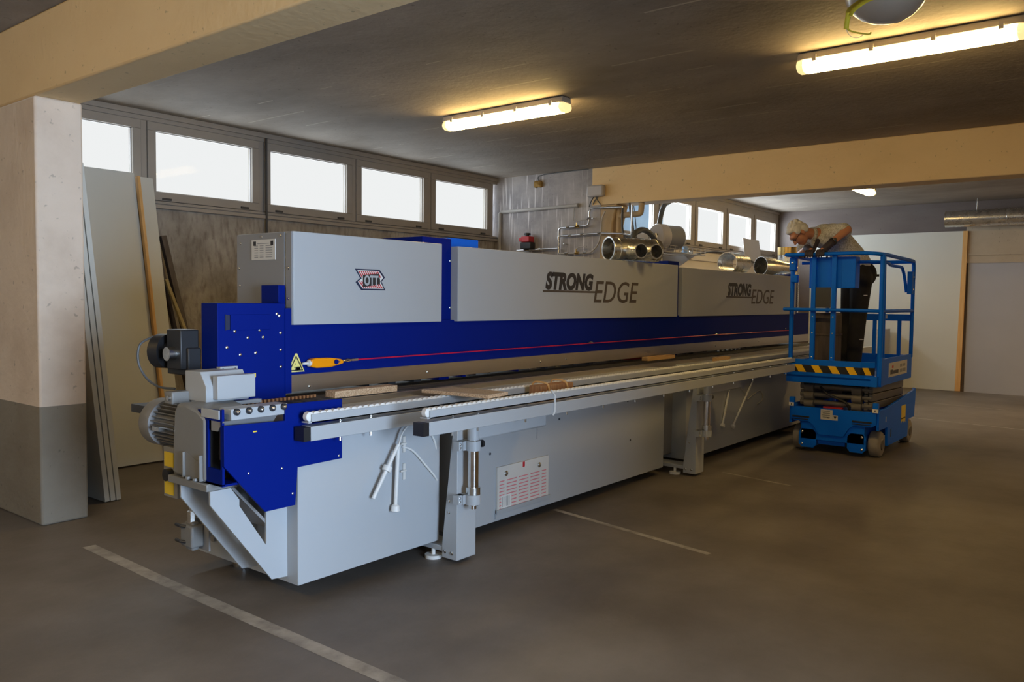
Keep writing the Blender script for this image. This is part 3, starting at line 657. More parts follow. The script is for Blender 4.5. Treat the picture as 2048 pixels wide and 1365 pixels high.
# --- roller support arms
def arm(x0, x1, y, ins, label):
    a = bx('support_arm', 'grey', mc, x0-.005, x1, y, y+.075, .818, .888, bevel=.003)
    bx('arm_end_cap', 'black', a, x0-.045, x0-.004, y+.002, y+.073, .82, .886)
    m = MB().box(x0, x1, y, y+.006, .905, .946).box(x0, x1, y+.044, y+.05, .905, .946).box(x0-.02, x1, y, y+.05, .905, .911)
    rl = m.build('roller_rail', 'grey', a)
    n = int((x1-x0)/.0385); far = MB()
    for k in range(n):
        xx = x0+.0+k*.0385
        if k < 44:
            MB().lathe((xx, y+.008, .934), (0, 1, 0), [(0, .018), (.004, .0235), (.030, .0235), (.034, .018)], 14).build('roller', 'white', a)
        else: far.lathe((xx, y+.008, .934), (0, 1, 0), [(0, .018), (.004, .0235), (.030, .0235), (.034, .018)], 8)
    far.build('roller', 'white', a)['kind'] = 'stuff'
    k = 0; xx = x0+.19
    while xx < x1-.1:
        MB().cyl((xx, y+.025, .795), (xx, y+.025, .908), .0065, n=8).lathe((xx, y+.025, .893), (0, 0, 1), [(0, .012), (.006, .012)], 6).build('levelling_bolt', 'zinc', a)
        xx += .42 if k else .2; k += 1
    return a
a1 = arm(2.43, 10.9, 3.115, 0, '')
a2 = arm(2.905, 8.1, 2.800, 0, '')
bx('arm_stay', 'grey', mc, 3.98, 4.12, 2.87, 3.2, .80, .818)
bx('arm_stay', 'grey', mc, 7.0, 7.1, 2.87, 3.2, .80, .818)
MB().pipe((4.02, 2.8, .852), (4.024, 2.8, .852), .001, .0005, 6).tube([(3.93, 2.796, .965), (3.965, 2.795, .93), (3.965, 2.795, .835), (3.955, 2.80, .812)], .006, 6).build('cable_strap', 'white', a2, label='white cable looped over the arm')
bx('outfeed_rail', 'grey', mc, 10.1, 10.9, 2.80, 2.88, .86, .955)
MB().box(10.2, 10.9, 2.80, 3.27, .79, .817).build('outfeed_rail', 'grey', mc)

# ================================================================ things lying on or hanging from the machine
b1 = thing('particle_board_block', (3.05, 3.46, ZT), 'narrow particle board strip lying on the conveyor chain near the blue end cover', 'wooden board')
bx('chip_core', 'chip', b1, 2.825, 3.28, 3.425, 3.505, ZT+.0005, ZT+.036, bevel=.001)
b2 = thing('chipboard_sheet', (3.48, 3.07, .958), 'thin particle board panel lying across both roller rails', 'wooden board')
q = [(3.352, 3.30), (3.392, 2.835), (3.60, 2.862), (3.575, 3.275)]
MB().prism(q, 2, .9585, .9765).build('chip_core', 'chip', b2)
MB().prism([(a*.985+3.48*.015, b*.985+3.07*.015) for a, b in q], 2, .9764, .978).build('chip_face', 'chip_top', b2)
tag(bx('wood_block', 'pine', None, 6.47, 6.99, 3.55, 3.615, ZT+.0005, ZT+.034, bevel=.002), 'orange pine block lying on the conveyor chain below the second hood panel', 'wooden block')
tag(bx('wood_block', 'pine', None, 7.18, 7.45, 3.20, 3.26, .888, .975, bevel=.002), 'small pine block near the second support leg, behind the roller rails', 'wooden block')
tb = thing('tied_timber', (4.3, 3.0, .888), 'brown timber piece tied with pale straps between the roller rails', 'timber')
bx('timber', 'bead', tb, 4.06, 4.42, 2.97, 3.06, .85, .965, bevel=.003)
for x in (4.13, 4.33):
    m = MB(); P = smoothpath([(x, 2.95, .86), (x-.01, 2.955, .965), (x-.02, 3.01, .985), (x-.02, 3.07, .97), (x, 3.08, .87)], 5); m.tube(P, .006, 6); m.build('strap', 'batten', tb)
# hanging white cables with their end pieces
def hang(label, pts, tip, L, knob):
    t = thing('hanging_cable', pts[0], label, 'cable')
    MB().tube(smoothpath(pts, 6), .0045, 8).build('cable', 'white', t)
    a, b = Vector(tip[0]), Vector(tip[1])
    MB().cyl(a, b, .0105, n=12).build('rod', 'white', t)
    dd = (b-a).normalized()
    if knob == 'end': MB().lathe(b-dd*.005, dd, [(0, .012), (.008, .022), (.035, .026), (.04, .018)], 14).build('end_knob', 'white', t)
    if knob == 'mid': MB().lathe(a+dd*(b-a).length*.45, dd, [(-.014, .016), (-.014, .025), (.014, .025), (.014, .016)], 14).build('collar', 'white', t)
    return t
hang('white rod with a collar hanging slanted on the front cabinet', [(3.13, 3.17, .818), (3.07, 3.165, .775), (3.04, 3.16, .715)], ((3.04, 3.165, .715), (2.875, 3.18, .45)), .3, 'mid')
hang('white rod with a round knob hanging straight down on the front cabinet', [(3.14, 3.175, .818), (3.09, 3.175, .79), (3.055, 3.175, .72)], ((3.05, 3.175, .715), (3.035, 3.18, .385)), .3, 'end')
for (z, lab) in ((.655, 'upper of the two pale cable tie mounts beside the hanging rods'), (.505, 'lower of the two pale cable tie mounts beside the hanging rods')):
    tag(MB().box(3.118, 3.136, 3.206, 3.2148, z, z+.09).box(3.096, 3.136, 3.198, 3.207, z+.045, z+.055).build('cable_mount', 'paper', None, .002), lab, 'cable mount')
t = thing('loose_cable', (3.2, 3.2, .8), 'pair of white cables drooping from the roller arm into the gap by the first leg', 'cable')
MB().tube(smoothpath([(3.14, 3.18, .818), (3.20, 3.19, .80), (3.30, 3.20, .76), (3.37, 3.21, .68), (3.40, 3.23, .60)], 6), .006, 8).build('cable', 'white', t)
MB().tube(smoothpath([(3.11, 3.205, .69), (3.19, 3.205, .655), (3.29, 3.205, .56), (3.38, 3.21, .47), (3.42, 3.25, .42)], 6), .006, 8).build('cable', 'white', t)
hang('white rod with a knob hanging on the far cabinet left of the other one', [(7.60, 3.26, .66), (7.59, 3.262, .63), (7.575, 3.265, .60)], ((7.575, 3.265, .605), (7.47, 3.27, .315)), .3, 'end')
hang('long white rod with a knob slanting on the far cabinet near the lift', [(8.30, 3.26, .79), (8.28, 3.262, .77), (8.25, 3.265, .745)], ((8.25, 3.265, .745), (7.73, 3.27, .275)), .3, 'end')
t = thing('loose_cable', (8.2, 3.27, .6), 'thin grey cables looped on the far cabinet beside the slanting rod', 'cable')
MB().tube(smoothpath([(7.85, 3.275, .66), (7.98, 3.27, .58), (8.05, 3.27, .50), (8.2, 3.27, .53), (8.4, 3.27, .56), (8.5, 3.275, .47), (8.35, 3.275, .42)], 6), .0045, 6).build('cable', 'pvc', t)
# --- galvanised ducts on top
t = thing('duct_manifold', (6.42, 3.7, 1.846), 'shiny galvanised duct with two short spouts lying on the middle hood', 'duct')
A = Vector((6.17, 3.80, 1.953)); B = Vector((6.64, 3.575, 1.953)); dv = (B-A).normalized(); pv = Vector((dv.y, -dv.x, 0)) if Vector((dv.y, -dv.x, 0)).y < 0 else Vector((-dv.y, dv.x, 0))
L = (B-A).length
MB().lathe(A, dv, [(0, .094), (0, .104), (.012, .106), (.012, .100), (.07, .100), (.075, .104), (.085, .104), (.09, .100), (L-.05, .100), (L-.045, .105), (L-.03, .105), (L-.025, .101), (L, .101), (L, .096), (0, .094)], 40, False).build('pipe', 'galv', t)
MB().pipe(A-dv*.001, A+dv*.006, .107, .099, 40).build('rim', 'zinc', t)
for f in (.37, .68):
    c = A+dv*L*f+pv*.07+Vector((0, 0, -.022))
    sp1 = MB().lathe(c, pv, [(0, .074), (.03, .070), (.055, .061), (.145, .061), (.147, .065), (.153, .065), (.153, .057), (0, .057)], 32, False).build('spout', 'galv', t)
    MB().lathe(c+pv*.04, pv, [(0, .0575), (.03, .0575)], 32).build('spout_shade', 'dark', sp1)  # dark plug, the shade inside the open spout put in as colour
t = thing('duct_ring', (9.15, 3.88, 1.83), 'short galvanised pipe ring, left of the tapered one, on the far hood', 'duct')
MB().pipe((8.93, 3.90, 1.949), (9.30, 3.88, 1.949), .119, .114, 40).build('pipe', 'galv', t)
MB().pipe((8.925, 3.90, 1.949), (8.94, 3.90, 1.949), .121, .113, 40).build('rim', 'zinc', t)
t = thing('duct_reducer', (10.1, 3.8, 1.83), 'galvanised tapered duct piece lying beside the ring on the far hood', 'duct')
MB().lathe((9.83, 3.86, 1.945), (1, -.42, -.02), [(0, .110), (0, .116), (.16, .114), (.40, .07), (.58, .066), (.58, .062), (.40, .065), (.16, .108), (0, .110)], 40, False).build('cone', 'galv', t)
t = thing('duct_collar', (10.8, 3.74, 1.36), 'upright galvanised duct collar under the bending man', 'duct')
MB().pipe((10.8, 3.86, 1.3605), (10.8, 3.86, 2.20), .137, .132, 40).build('pipe', 'galv', t)
MB().pipe((10.8, 3.86, 2.12), (10.8, 3.86, 2.225), .142, .1375, 40).build('collar', 'brass', t, label='warm shiny collar ring')

# ================================================================ boards and timbers leaning at the back
def slab(o0, ux, uz, un, wd, ht, th, name, mat, parent=None, edge=None):
    # o0: lower corner; ux width dir, uz height dir, un thickness dir
    o0, ux, uz, un = map(Vector, (o0, ux, uz, un)); m = MB()
    c = o0+ux*wd/2+uz*ht/2+un*th/2
    return m.obox(c, ux*wd/2, uz*ht/2, un*th/2).build(name, mat, parent, .0015)
up = Vector((-.240, 0, 2.48)).normalized(); un = Vector((up.z, 0, -up.x)).normalized()
labs = ('innermost of the three pale boards leaning against the concrete pier', 'middle one of the three pale boards leaning against the concrete pier', 'outermost of the three pale boards leaning against the concrete pier')
for k in range(3):
    b = Vector((2.765+.042*k, 5.90, .006))
    tag(slab(b, (0, 1, 0), up, un, 1.25, 2.42-.0*k, .034, 'leaning_board', 'board', None), labs[k], 'board', 'boards leaning on the pier')
up2 = Vector((0, .50, 2.60)).normalized(); un2 = Vector((0, -up2.z, up2.y))
def lean(x0, wd, yb, ht, th, name, mat, tilt=0.0):
    return slab((x0, yb, .012), (1, 0, 0), (up2+Vector((tilt, 0, 0))).normalized(), un2, wd, ht, th, name, mat)
tag(lean(2.93, .885, 7.0, 2.665, .019, 'tall_board', 'board'), 'tall white panel leaning at the back wall behind the pier', 'board')
tag(lean(3.855, .15, 7.02, 2.64, .016, 'tall_board', 'board'), 'slim white panel strip showing right of the pine batten', 'board')
tag(lean(3.822, .027, 6.985, 2.63, .045, 'pine_batten', 'batten'), 'long yellowish pine batten leaning between two white panels', 'batten')
def bar(a, b, w_, d_, name, mat, label, cat):
    a, b = Vector(a), Vector(b); z = (b-a).normalized(); x = Vector((1, 0, 0)); x = (x-z*x.dot(z)).normalized(); y = z.cross(x)
    return tag(MB().obox((a+b)/2, x*w_/2, y*d_/2, z*(b-a).length/2).build(name, mat, None, .003), label, cat)
bar((4.19, 7.02, .03), (4.01, 7.50, 2.08), .03, .05, 'timber_bar', 'darkwood', 'dark weathered timber bar leaning next to the white panels', 'timber')
bar((4.36, 7.10, .03), (4.10, 7.51, 2.07), .055, .05, 'timber_bar', 'darkwood', 'broad dark timber bar leaning rightmost at the back wall', 'timber')
bar((4.34, 6.75, .03), (4.045, 7.36, 1.65), .03, .03, 'timber_bar', 'old_batten', 'yellowish slim bar leaning across the dark timbers', 'timber')

# ================================================================ pipework on the stub wall
PX = 9.16
t = thing('compressed_air_pipes', (PX, 6.2, 2.2), 'branching steel compressed air pipes with valves on the stained wall', 'pipework')
def P_(pts): return [(PX, y, z) for y, z in pts]
MB().tube(smoothpath(P_([(7.15, 2.19), (6.8, 2.195), (6.44, 2.20)]), 3), .013, 10).build('pipe_run', 'pipe', t)
MB().tube(P_([(6.405, 2.13), (6.42, 2.13), (6.43, 2.15), (6.43, 2.44), (6.42, 2.465), (6.39, 2.478), (5.99, 2.488), (5.955, 2.505), (5.945, 2.56), (5.945, 2.66), (5.93, 2.70), (5.88, 2.715), (5.44, 2.70)]), .0135, 10).build('pipe_run', 'pipe', t)
MB().tube(P_([(6.43, 2.365), (5.97, 2.375), (5.74, 2.378), (5.45, 2.36), (5.31, 2.33), (5.30, 2.36), (5.30, 2.72)]), .012, 10).build('pipe_run', 'pipe', t)
MB().tube(smoothpath(P_([(6.405, 2.13), (6.0, 2.128), (5.88, 2.155), (5.79, 2.26), (5.755, 2.42), (5.745, 2.56), (5.70, 2.66)]), 5), .011, 10).build('air_hose', 'pvc', t)
for y, z in ((6.13, 2.485), (6.13, 2.13)):
    v = MB().cyl((PX, y-.03, z), (PX, y+.03, z), .020, n=8).cyl((PX-.02, y, z), (PX-.02, y, z+.05), .008).build('ball_valve', 'brass', t)
    MB().tube([(PX-.02, y+.01, z+.05), (PX-.03, y-.05, z+.075), (PX-.03, y-.17, z+.08)], .007, 8).build('valve_lever', 'pvc', v)
for y, z in ((6.25, 2.367), (6.05, 2.374), (6.28, 2.483), (6.3, 2.13), (6.0, 2.13), (5.78, 2.378), (6.75, 2.195), (6.95, 2.193), (5.945, 2.58)):
    MB().cyl((PX, y-.022, z), (PX, y+.022, z), .0205, n=8).build('pipe_fitting', 'zinc', t)
for z in (2.25, 2.34): MB().cyl((PX, 6.43, z-.02), (PX, 6.43, z+.02), .0205, n=8).build('pipe_fitting', 'zinc', t)
for y, z in ((5.9, 2.58), (6.35, 2.26)): MB().cyl((PX, y, z), (9.227, y, z), .006).build('wall_bracket', 'zinc', t)
t = thing('shut_off_valve', (9.12, 6.96, 2.2), 'red valve unit with a black knob on the stained wall', 'valve')
MB().box(9.08, 9.2, 6.88, 7.02, 2.30, 2.38).box(9.08, 9.2, 7.0, 7.06, 2.31, 2.36).build('valve_body', 'red', t, .008)
MB().box(9.09, 9.2, 6.86, 7.04, 2.205, 2.30).build('valve_base', 'black', t, .01)
MB().lathe((9.14, 6.95, 2.38), (0, 0, 1), [(0, .025), (.02, .025), (.02, .045), (.045, .045), (.05, .03)], 14).build('valve_knob', 'black', t)
t = thing('junction_box', (9.2, 5.86, 2.86), 'pale square junction box where the stained wall meets the beam', 'junction box')
bx('box_body', 'drum', t, 9.14, 9.22, 5.73, 5.98, 2.86, 3.01, bevel=.02)
for a, b in (((5.83, 2.86), (5.92, 2.77)), ((5.86, 2.86), (5.80, 2.76)), ((5.90, 2.86), (5.98, 2.74))): MB().tube([(9.19, a[0], a[1]), (9.20, (a[0]+b[0])/2+.01, (a[1]+b[1])/2), (9.212, b[0], b[1])], .007, 6).build('cable', 'cable', t)
tag(MB().tube([(9.2, 7.5, 2.0), (9.2, 7.5, 2.74), (9.2, 7.46, 2.752), (9.2, 6.15, 2.77)], .024, 10).cyl((9.2, 6.2, 2.769), (9.2, 6.15, 2.77), .028).cyl((9.205, 6.22, 2.76), (9.205, 6.22, 2.56), .006).build('cable_conduit', 'pvc'), 'grey conduit running along the stained wall under the rusty patch', 'conduit')
fp = MB(); rnd = random.Random(2)
for k in range(9): fp.ell((9.205+rnd.uniform(-.01, .01), 6.81+rnd.uniform(-.06, .06), 3.11+rnd.uniform(-.03, .03)), (.03, .04, .03), None, 10, 6)
tag(remesh(fp, 'foam_blob', 'foam', None, .008, 2), 'rusty yellow foam blob high on the stained wall', 'foam patch')
tag(MB().tube(smoothpath([(9.205, 6.81, 3.14), (9.2, 6.82, 3.2), (9.2, 6.74, 3.225), (9.21, 6.5, 3.235), (9.21, 6.0, 3.238)], 5), .006, 6).build('ceiling_cable', 'cable'), 'thin dark cable along the ceiling edge above the foam blob', 'cable')

# ================================================================ equipment behind the machine in the far bay
t = thing('wire_shelf', (10.4, 5.5, 2.18), 'wire shelf below the far windows carrying the blower', 'shelf')
m = MB()
for k in range(24): m.cyl((9.6+k*.07, 5.25, 2.178), (9.6+k*.07, 5.82, 2.178), .004, n=6)
for y in (5.25, 5.53, 5.8): m.cyl((9.58, y, 2.17), (11.24, y, 2.17), .006, n=6)
for z in (2.22, 2.26): m.cyl((9.58, 5.25, z), (11.24, 5.25, z), .004, n=6)
for k in range(13): m.cyl((9.6+k*.135, 5.25, 2.17), (9.6+k*.135, 5.25, 2.26), .004, n=6)
m.build('wire_grid', 'pvc', t)
for x in (9.8, 11.0): MB().prism([(5.83, 2.165), (5.3, 2.165), (5.83, 1.85)], 0, x, x+.02).build('shelf_bracket', 'pvc', t)
t = thing('blower', (10.3, 5.5, 2.19), 'round pale blower with a dark drum standing below the far windows', 'blower')
ax = Vector((.92, -.38, 0)).normalized(); c = Vector((10.10, 5.46, 2.385))
MB().lathe(c, ax, [(0, .05), (0, .165), (.015, .18), (.13, .18), (.15, .165), (.15, .05)], 36).build('volute', 'drum', t)
MB().lathe(c+ax*.15, ax, [(0, .165), (.24, .165), (.27, .14), (.27, .01)], 36).build('drum', 'drum_dark', t)
MB().lathe(c-ax*.0, -ax, [(0, .05), (.02, .05), (.02, .025), (.05, .02)], 16).build('hub', 'black', t)
MB().box(9.95, 10.45, 5.36, 5.6, 2.183, 2.23).build('base', 'drum', t)
MB().tube(smoothpath([c+Vector((.05, -.02, .16)), c+Vector((.08, -.02, .25)), c+Vector((.16, .0, .36)), c+Vector((.30, .03, .47)), c+Vector((.50, .05, .56)), c+Vector((.55, .06, .85))], 6), .035, 12).build('hose', 'cable', t)
tag(MB().cyl((9.55, 5.2, 2.10), (9.55, 5.2, 2.36), .06, n=20).cyl((9.55, 5.2, 2.36), (9.55, 5.2, 2.38), .045, n=20).cyl((9.55, 5.2, 0), (9.55, 5.2, 2.10), .03).build('metal_canister', 'galv'), 'small shiny metal canister left of the pale blower', 'canister')
t = thing('flexible_hose', (9.0, 5.0, 2.3), 'black flexible hose arching above the galvanised manifold', 'hose')
MB().tube(smoothpath([(8.62, 5.0, .03), (8.62, 5.0, 1.7), (8.68, 5.0, 2.24), (8.80, 5.0, 2.345), (8.95, 5.0, 2.37), (9.12, 5.0, 2.33), (9.25, 5.0, 2.22), (9.32, 5.0, 1.9), (9.34, 5.0, .03)], 6), .035, 12).build('hose', 'cable', t)
tag(MB().tube(smoothpath([(9.3, 5.575, .02), (9.3, 5.575, 2.52), (9.3, 5.56, 2.585), (9.3, 5.50, 2.61), (9.3, 5.30, 2.615), (9.3, 5.25, 2.64), (9.3, 5.24, 2.754)], 5), .038, 14).build('tan_pipe', 'column'), 'tan pipe with a bend at the top standing beside the yellowish column', 'pipe')
tag(MB().tube(smoothpath([(9.2, 5.46, 2.70), (9.2, 5.465, 2.50), (9.2, 5.44, 2.37), (9.2, 5.37, 2.31), (9.2, 5.31, 2.34), (9.2, 5.30, 2.42), (9.2, 5.34, 2.60), (9.2, 5.36, 2.75)], 6), .014, 10).build('hose_loop', 'cable'), 'dark U shaped hose loop hanging beside the yellowish column', 'hose')
tag(MB().tube([(9.86, 5.7, 2.95), (9.92, 5.68, 2.6), (9.96, 5.66, 2.2)], .006, 6).build('hanging_wire', 'cable'), 'thin wire hanging in front of the bluish window', 'wire')
tag(MB().tube(smoothpath([(11.2, 5.45, 2.185), (11.5, 5.2, 2.24), (11.8, 4.9, 2.16), (12.0, 4.6, 1.95), (12.02, 4.55, 1.6), (12.02, 4.5, .01)], 6), .012, 8).build('drooping_cable', 'cable'), 'black cable drooping from the wire shelf behind the far hood', 'cable')
rnd = random.Random(7)
for k in range(5):
    x = 11.0+k*.05; m = MB().ell((10.98+k*.045, 5.5+rnd.uniform(-.08, .08), 2.215), (.03, .04, .032), None, 10, 7)
    if k == 0: m = MB().cyl((10.97, 5.45, 2.183), (10.97, 5.45, 2.30), .04, n=14)
    tag(m.build('small_fitting', ['outer', 'zinc', 'lift_dark', 'zinc', 'outer'][k]), ['bluish small canister on the wire shelf beside the blower', 'small metal fitting next to the bluish canister on the shelf', 'dark fitting in the middle of the shelf clutter', 'small metal fitting right of the dark one on the shelf', 'bluish fitting at the right end of the shelf clutter'][k], 'fitting')
tag(MB().obox((14.3, 5.78, 2.42), (.37, 0, 0), (0, .008, 0), (0, .03, .21)).build('grey_board', 'drum', None, .003), 'small grey board standing on the ledge below the rightmost far window', 'board')
# far wall: big white panel, duct, cabinet
t = thing('white_panel', (XW-.06, 3.4, 0), 'big white panel standing against the far wall behind the lift', 'panel')
MB().prism([(2.68, .005), (5.2, .005), (5.2, 2.745), (2.64, 2.745)], 0, XW-.06, XW-.03).build('sheet', 'board', t)
MB().prism([(2.60, .005), (2.68, .005), (2.64, 2.745), (2.57, 2.745)], 0, XW-.07, XW-.028).build('edge_batten', 'batten', t)
t = thing('ventilation_duct', (15.35, 1, 2.9), 'round galvanised ventilation duct under the ceiling at the far wall', 'duct')
m = MB().lathe((15.4, 2.86, 2.925), (0, -1, 0), [(0, .005), (0, .135), (.9, .135), (.905, .142), (.945, .142), (.95, .135), (5.5, .135)], 32)
m.build('pipe', 'galv', t)
for y in (2.4, .6): MB().cyl((15.4, y, 3.06), (15.4, y, CZ), .006).build('hanger', 'zinc', t)
bx_ = thing('grey_cabinet', (15.3, 3.82, 0), 'slim grey cabinet standing in front of the white far panel', 'cabinet')
bx('cabinet_body', 'shutter', bx_, 15.2, 15.6, 3.72, 3.92, .03, 1.05, bevel=.004)
bx('cabinet_plinth', 'steel_dark', bx_, 15.22, 15.58, 3.73, 3.91, 0, .03)
tag(bx('low_machine_part', 'shutter', None, 14.6, 15.0, 4.0, 4.35, 0, .74, bevel=.01), 'low pale machine block beside the slim grey cabinet', 'machine part')

# ================================================================ scissor lift
lf = thing('scissor_lift', (8.85, 2.5, 0), 'small blue scissor lift with a guardrail basket carrying the man', 'lift')
# wheels
for (x, y, s_) in ((8.44, 2.105, 1), (8.44, 2.835, -1), (9.58, 2.105, 1), (9.58, 2.835, -1)):
    wl = MB().lathe((x, y-.055, .125), (0, 1, 0), [(0, .02), (0, .098), (.008, .118), (.02, .125), (.09, .125), (.102, .118), (.11, .098), (.11, .02)], 32).build('wheel', 'tyre', lf)
    MB().lathe((x, y-.058*s_, .125), (0, s_, 0), [(0, .004), (-.004, .05), (.012, .07), (.02, .07)], 20).build('hub', 'lift_dark', wl)
# steering yokes in front
for y0, y1 in ((2.625, 2.80), (2.155, 2.33)):
    yk = MB().prism([(y0+.03, .045), (y1-.03, .045), (y1, .08), (y1, .20), (y1-.03, .235), (y0+.03, .235), (y0, .20), (y0, .08)], 0, 8.26, 8.285).box(8.285, 8.45, y0+.02, y1-.02, .06, .22).build('wheel_yoke', 'lift', lf, .003)
    for z in (.08, .20): screw((8.26, (y1-.035) if y0 > 2.5 else (y0+.035), z), (-1, 0, 0), .012, yk)
# chassis
cs = MB().prism([(2.06, .455), (2.06, .335), (2.10, .31), (2.26, .31), (2.31, .275), (2.36, .19), (2.60, .19), (2.65, .275), (2.70, .31), (2.84, .31), (2.88, .335), (2.88, .455)], 0, 8.235, 8.26)
cs.box(8.26, 9.62, 2.17, 2.78, .13, .30).box(8.26, 9.70, 2.14, 2.80, .30, .34).box(9.62, 9.70, 2.1, 2.85, .12, .46)
cs.box(8.26, 8.33, 2.06, 2.10, .34, .47).box(8.26, 8.33, 2.84, 2.88, .34, .47)
cs.build('chassis', 'lift', lf, .003)
for y0, y1 in ((2.04, 2.065), (2.875, 2.90)):
    sp_ = MB().prism([(8.50, .47), (9.66, .56), (9.70, .585), (9.74, .57), (9.74, .48), (9.70, .27), (9.44, .27), (9.42, .09), (8.60, .09), (8.58, .28), (8.26, .28), (8.26, .45), (8.30, .475)], 1, y0, y1).build('side_plate', 'lift', lf, .003)
    if y0 < 2.5:
        MB().box(9.12, 9.30, y0-.002, y0+.001, .30, .44).prism([(9.12, .31), (9.12, .26), (9.16, .285), (9.21, .255), (9.25, .285), (9.30, .25), (9.30, .31)], 1, y0-.002, y0+.001).build('yellow_sticker', 'yellow', sp_)
        bx('slot', 'black', sp_, 8.70, 8.73, y0-.001, y0+.003, .17, .25)
        bx('reflector', 'white', sp_, 8.50, 8.52, y0-.001, y0+.003, .34, .39)
for y0, y1 in ((2.045, 2.095), (2.845, 2.895)):
    k_ = MB().box(8.225, 8.275, y0, y1, .455, .545).build('corner_block', 'lift', lf, .006)
    bx('hook_sticker', 'white', k_, 8.222, 8.226, y0-.003 if y0 < 2.5 else y0, y1, .455, .49)
    bx('hook_symbol', 'ink', k_, 8.2212, 8.2225, (y0+y1)/2-.004, (y0+y1)/2+.004, .463, .482)
for y0, y1 in ((2.69, 2.86), (2.10, 2.28)):
    MB().box(8.229, 8.236, y0, y1, .345, .362).box(8.229, 8.236, y0+.01, y1, .325, .333).build('vent_slot', 'black', lf)
dp = bx('data_plate', 'paper', lf, 8.231, 8.2365, 2.465, 2.58, .345, .445)
for k in range(4): bx('plate_text', 'grey_mid', dp, 8.2298, 8.2312, 2.49, 2.57-.01*(k % 2), .425-k*.02, .433-k*.02)
bx('plate_text', 'ink', dp, 8.2298, 8.2312, 2.495, 2.515, .36, .37)
dq = bx('data_plate', 'paper', lf, 8.231, 8.2365, 2.415, 2.464, .345, .395)
MB().prism([(2.425, .385), (2.455, .385), (2.44, .355)], 0, 8.2298, 8.2312).build('plate_symbol', 'ink', dq)
bx('lower_pan', 'lift', lf, 8.30, 8.32, 2.36, 2.62, .085, .19)
# scissor stack
for k, z in enumerate((.495, .575, .655)):
    for y in (2.14, 2.80):
        for dy in (0, .045):
            sa = MB().obox((8.93, y+(dy if y < 2.5 else -dy), z+(.012 if dy else -.004)), (.60, 0, .012*(1 if dy else -1)), (0, .018, 0), (0, 0, .036)).build('scissor_arm', 'lift_dark', lf, .004)
    for x in (8.35, 9.5):
        MB().cyl((x, 2.13, z), (x, 2.82, z), .026, n=14).build('cross_tube', 'lift_dark', lf)
    for y in (2.22, 2.68):
        MB().cyl((8.335, y, z-.015), (8.335, y+.09, z-.015), .046, n=18).build('pivot_bush', 'lift_dark', lf)
MB().cyl((8.5, 2.46, .50), (9.3, 2.5, .62), .035, n=16).cyl((8.37, 2.45, .48), (8.5, 2.46, .50), .02).build('lift_cylinder', 'steel_dark', lf)
bx('red_block', 'red', lf, 8.30, 8.36, 2.40, 2.58, .43, .465)
MB().tube(smoothpath([(8.32, 2.33, .45), (8.30, 2.36, .52), (8.31, 2.46, .56), (8.3, 2.55, .60), (8.33, 2.62, .66)], 5), .012, 8).build('hydraulic_hose', 'black', lf)
# platform with toe board
F0 = 8.20
bx('platform_deck', 'lift', lf, 8.22, 9.52, 2.06, 2.93, .70, .80, bevel=.003)
tbd = MB().box(F0, F0+.02, 2.21, 2.95, .775, .935).prism([(F0, 2.21), (F0+.02, 2.22), (8.285, 2.10), (8.265, 2.095)], 2, .775, .935)
tbd.box(F0+.02, 8.29, 2.90, 2.95, .775, .935).prism([(F0, .775), (F0+.02, .775), (F0+.09, .715), (F0+.07, .71)], 1, 2.12, 2.93)
tbd.build('toe_board', 'lift', lf, .002)
hz = MB().box(F0-.002, F0+.0005, 2.21, 2.948, .808, .88).prism([(F0-.0025, 2.209), (F0+.002, 2.213), (8.266, 2.097), (8.2615, 2.094)], 2, .808, .88).build('hazard_tape', 'hazard', lf)
sd = MB().box(8.33, 9.5, 2.04, 2.06, .71, .965).box(8.3, 9.5, 2.93, 2.95, .71, .90).box(9.49, 9.51, 2.05, 2.94, .71, .95).build('side_board', 'lift', lf, .002)
sg = bx('rental_sign', 'paper', lf, 8.55, 9.28, 2.036, 2.0405, .775, .915)
for k, (x0, x1, z0, z1) in enumerate(((8.60, 8.70, .80, .845), (8.71, 8.92, .80, .835), (8.66, 8.72, .86, .885), (8.98, 9.08, .80, .835), (9.10, 9.22, .80, .835), (8.98, 9.06, .855, .885), (9.08, 9.2, .855, .885))):
    bx('sign_text', ('red' if k == 2 else 'grey_mid' if k > 2 else 'ink'), sg, x0, x1, 2.0352, 2.0362, z0, z1)
# guardrails
r = .019
def rail(name, pts, rad=r, par=lf): return MB().tube(pts, rad, 10).build(name, 'lift', par)
rail('top_rail', smoothpath([(F0, 2.955, 1.977), (F0, 2.6, 1.977), (F0, 2.24, 1.977), (8.29, 2.06, 1.965), (8.9, 2.05, 1.957), (9.42, 2.05, 1.95), (9.475, 2.05, 1.93), (9.49, 2.05, 1.87), (9.49, 2.05, 1.6), (9.49, 2.05, .93)], 6))
rail('mid_rail', [(F0, 2.96, 1.432), (F0, 2.18, 1.428), (8.28, 2.06, 1.425), (9.49, 2.05, 1.425)], .017)
for y in (2.685, 2.49):
    p = bx('front_post', 'lift', lf, F0+.021, F0+.06, y-.022, y+.022, .79, 1.975, bevel=.004)
    for z in (1.36, 1.2, .96): screw((F0+.021, y, z), (-1, 0, 0), .007, p)
cp = MB().tube([(8.285, 2.06, .72), (8.285, 2.06, 1.96)], .024, 10).build('corner_post', 'lift', lf)
bx('corner_plate', 'lift', lf, 8.265, 8.34, 2.035, 2.07, .70, .98, bevel=.004)
rail('corner_post', [(8.46, 2.08, .93), (8.40, 2.07, 1.45), (8.33, 2.06, 1.94)], .02)
rail('corner_post', [(8.30, 2.92, .80), (8.30, 2.92, 1.97)], .022)
MB().box(8.27, 8.33, 2.88, 2.95, 1.82, 1.95).box(8.26, 8.32, 2.86, 2.93, 1.70, 1.78).build('gate_latch', 'lift', lf, .01)
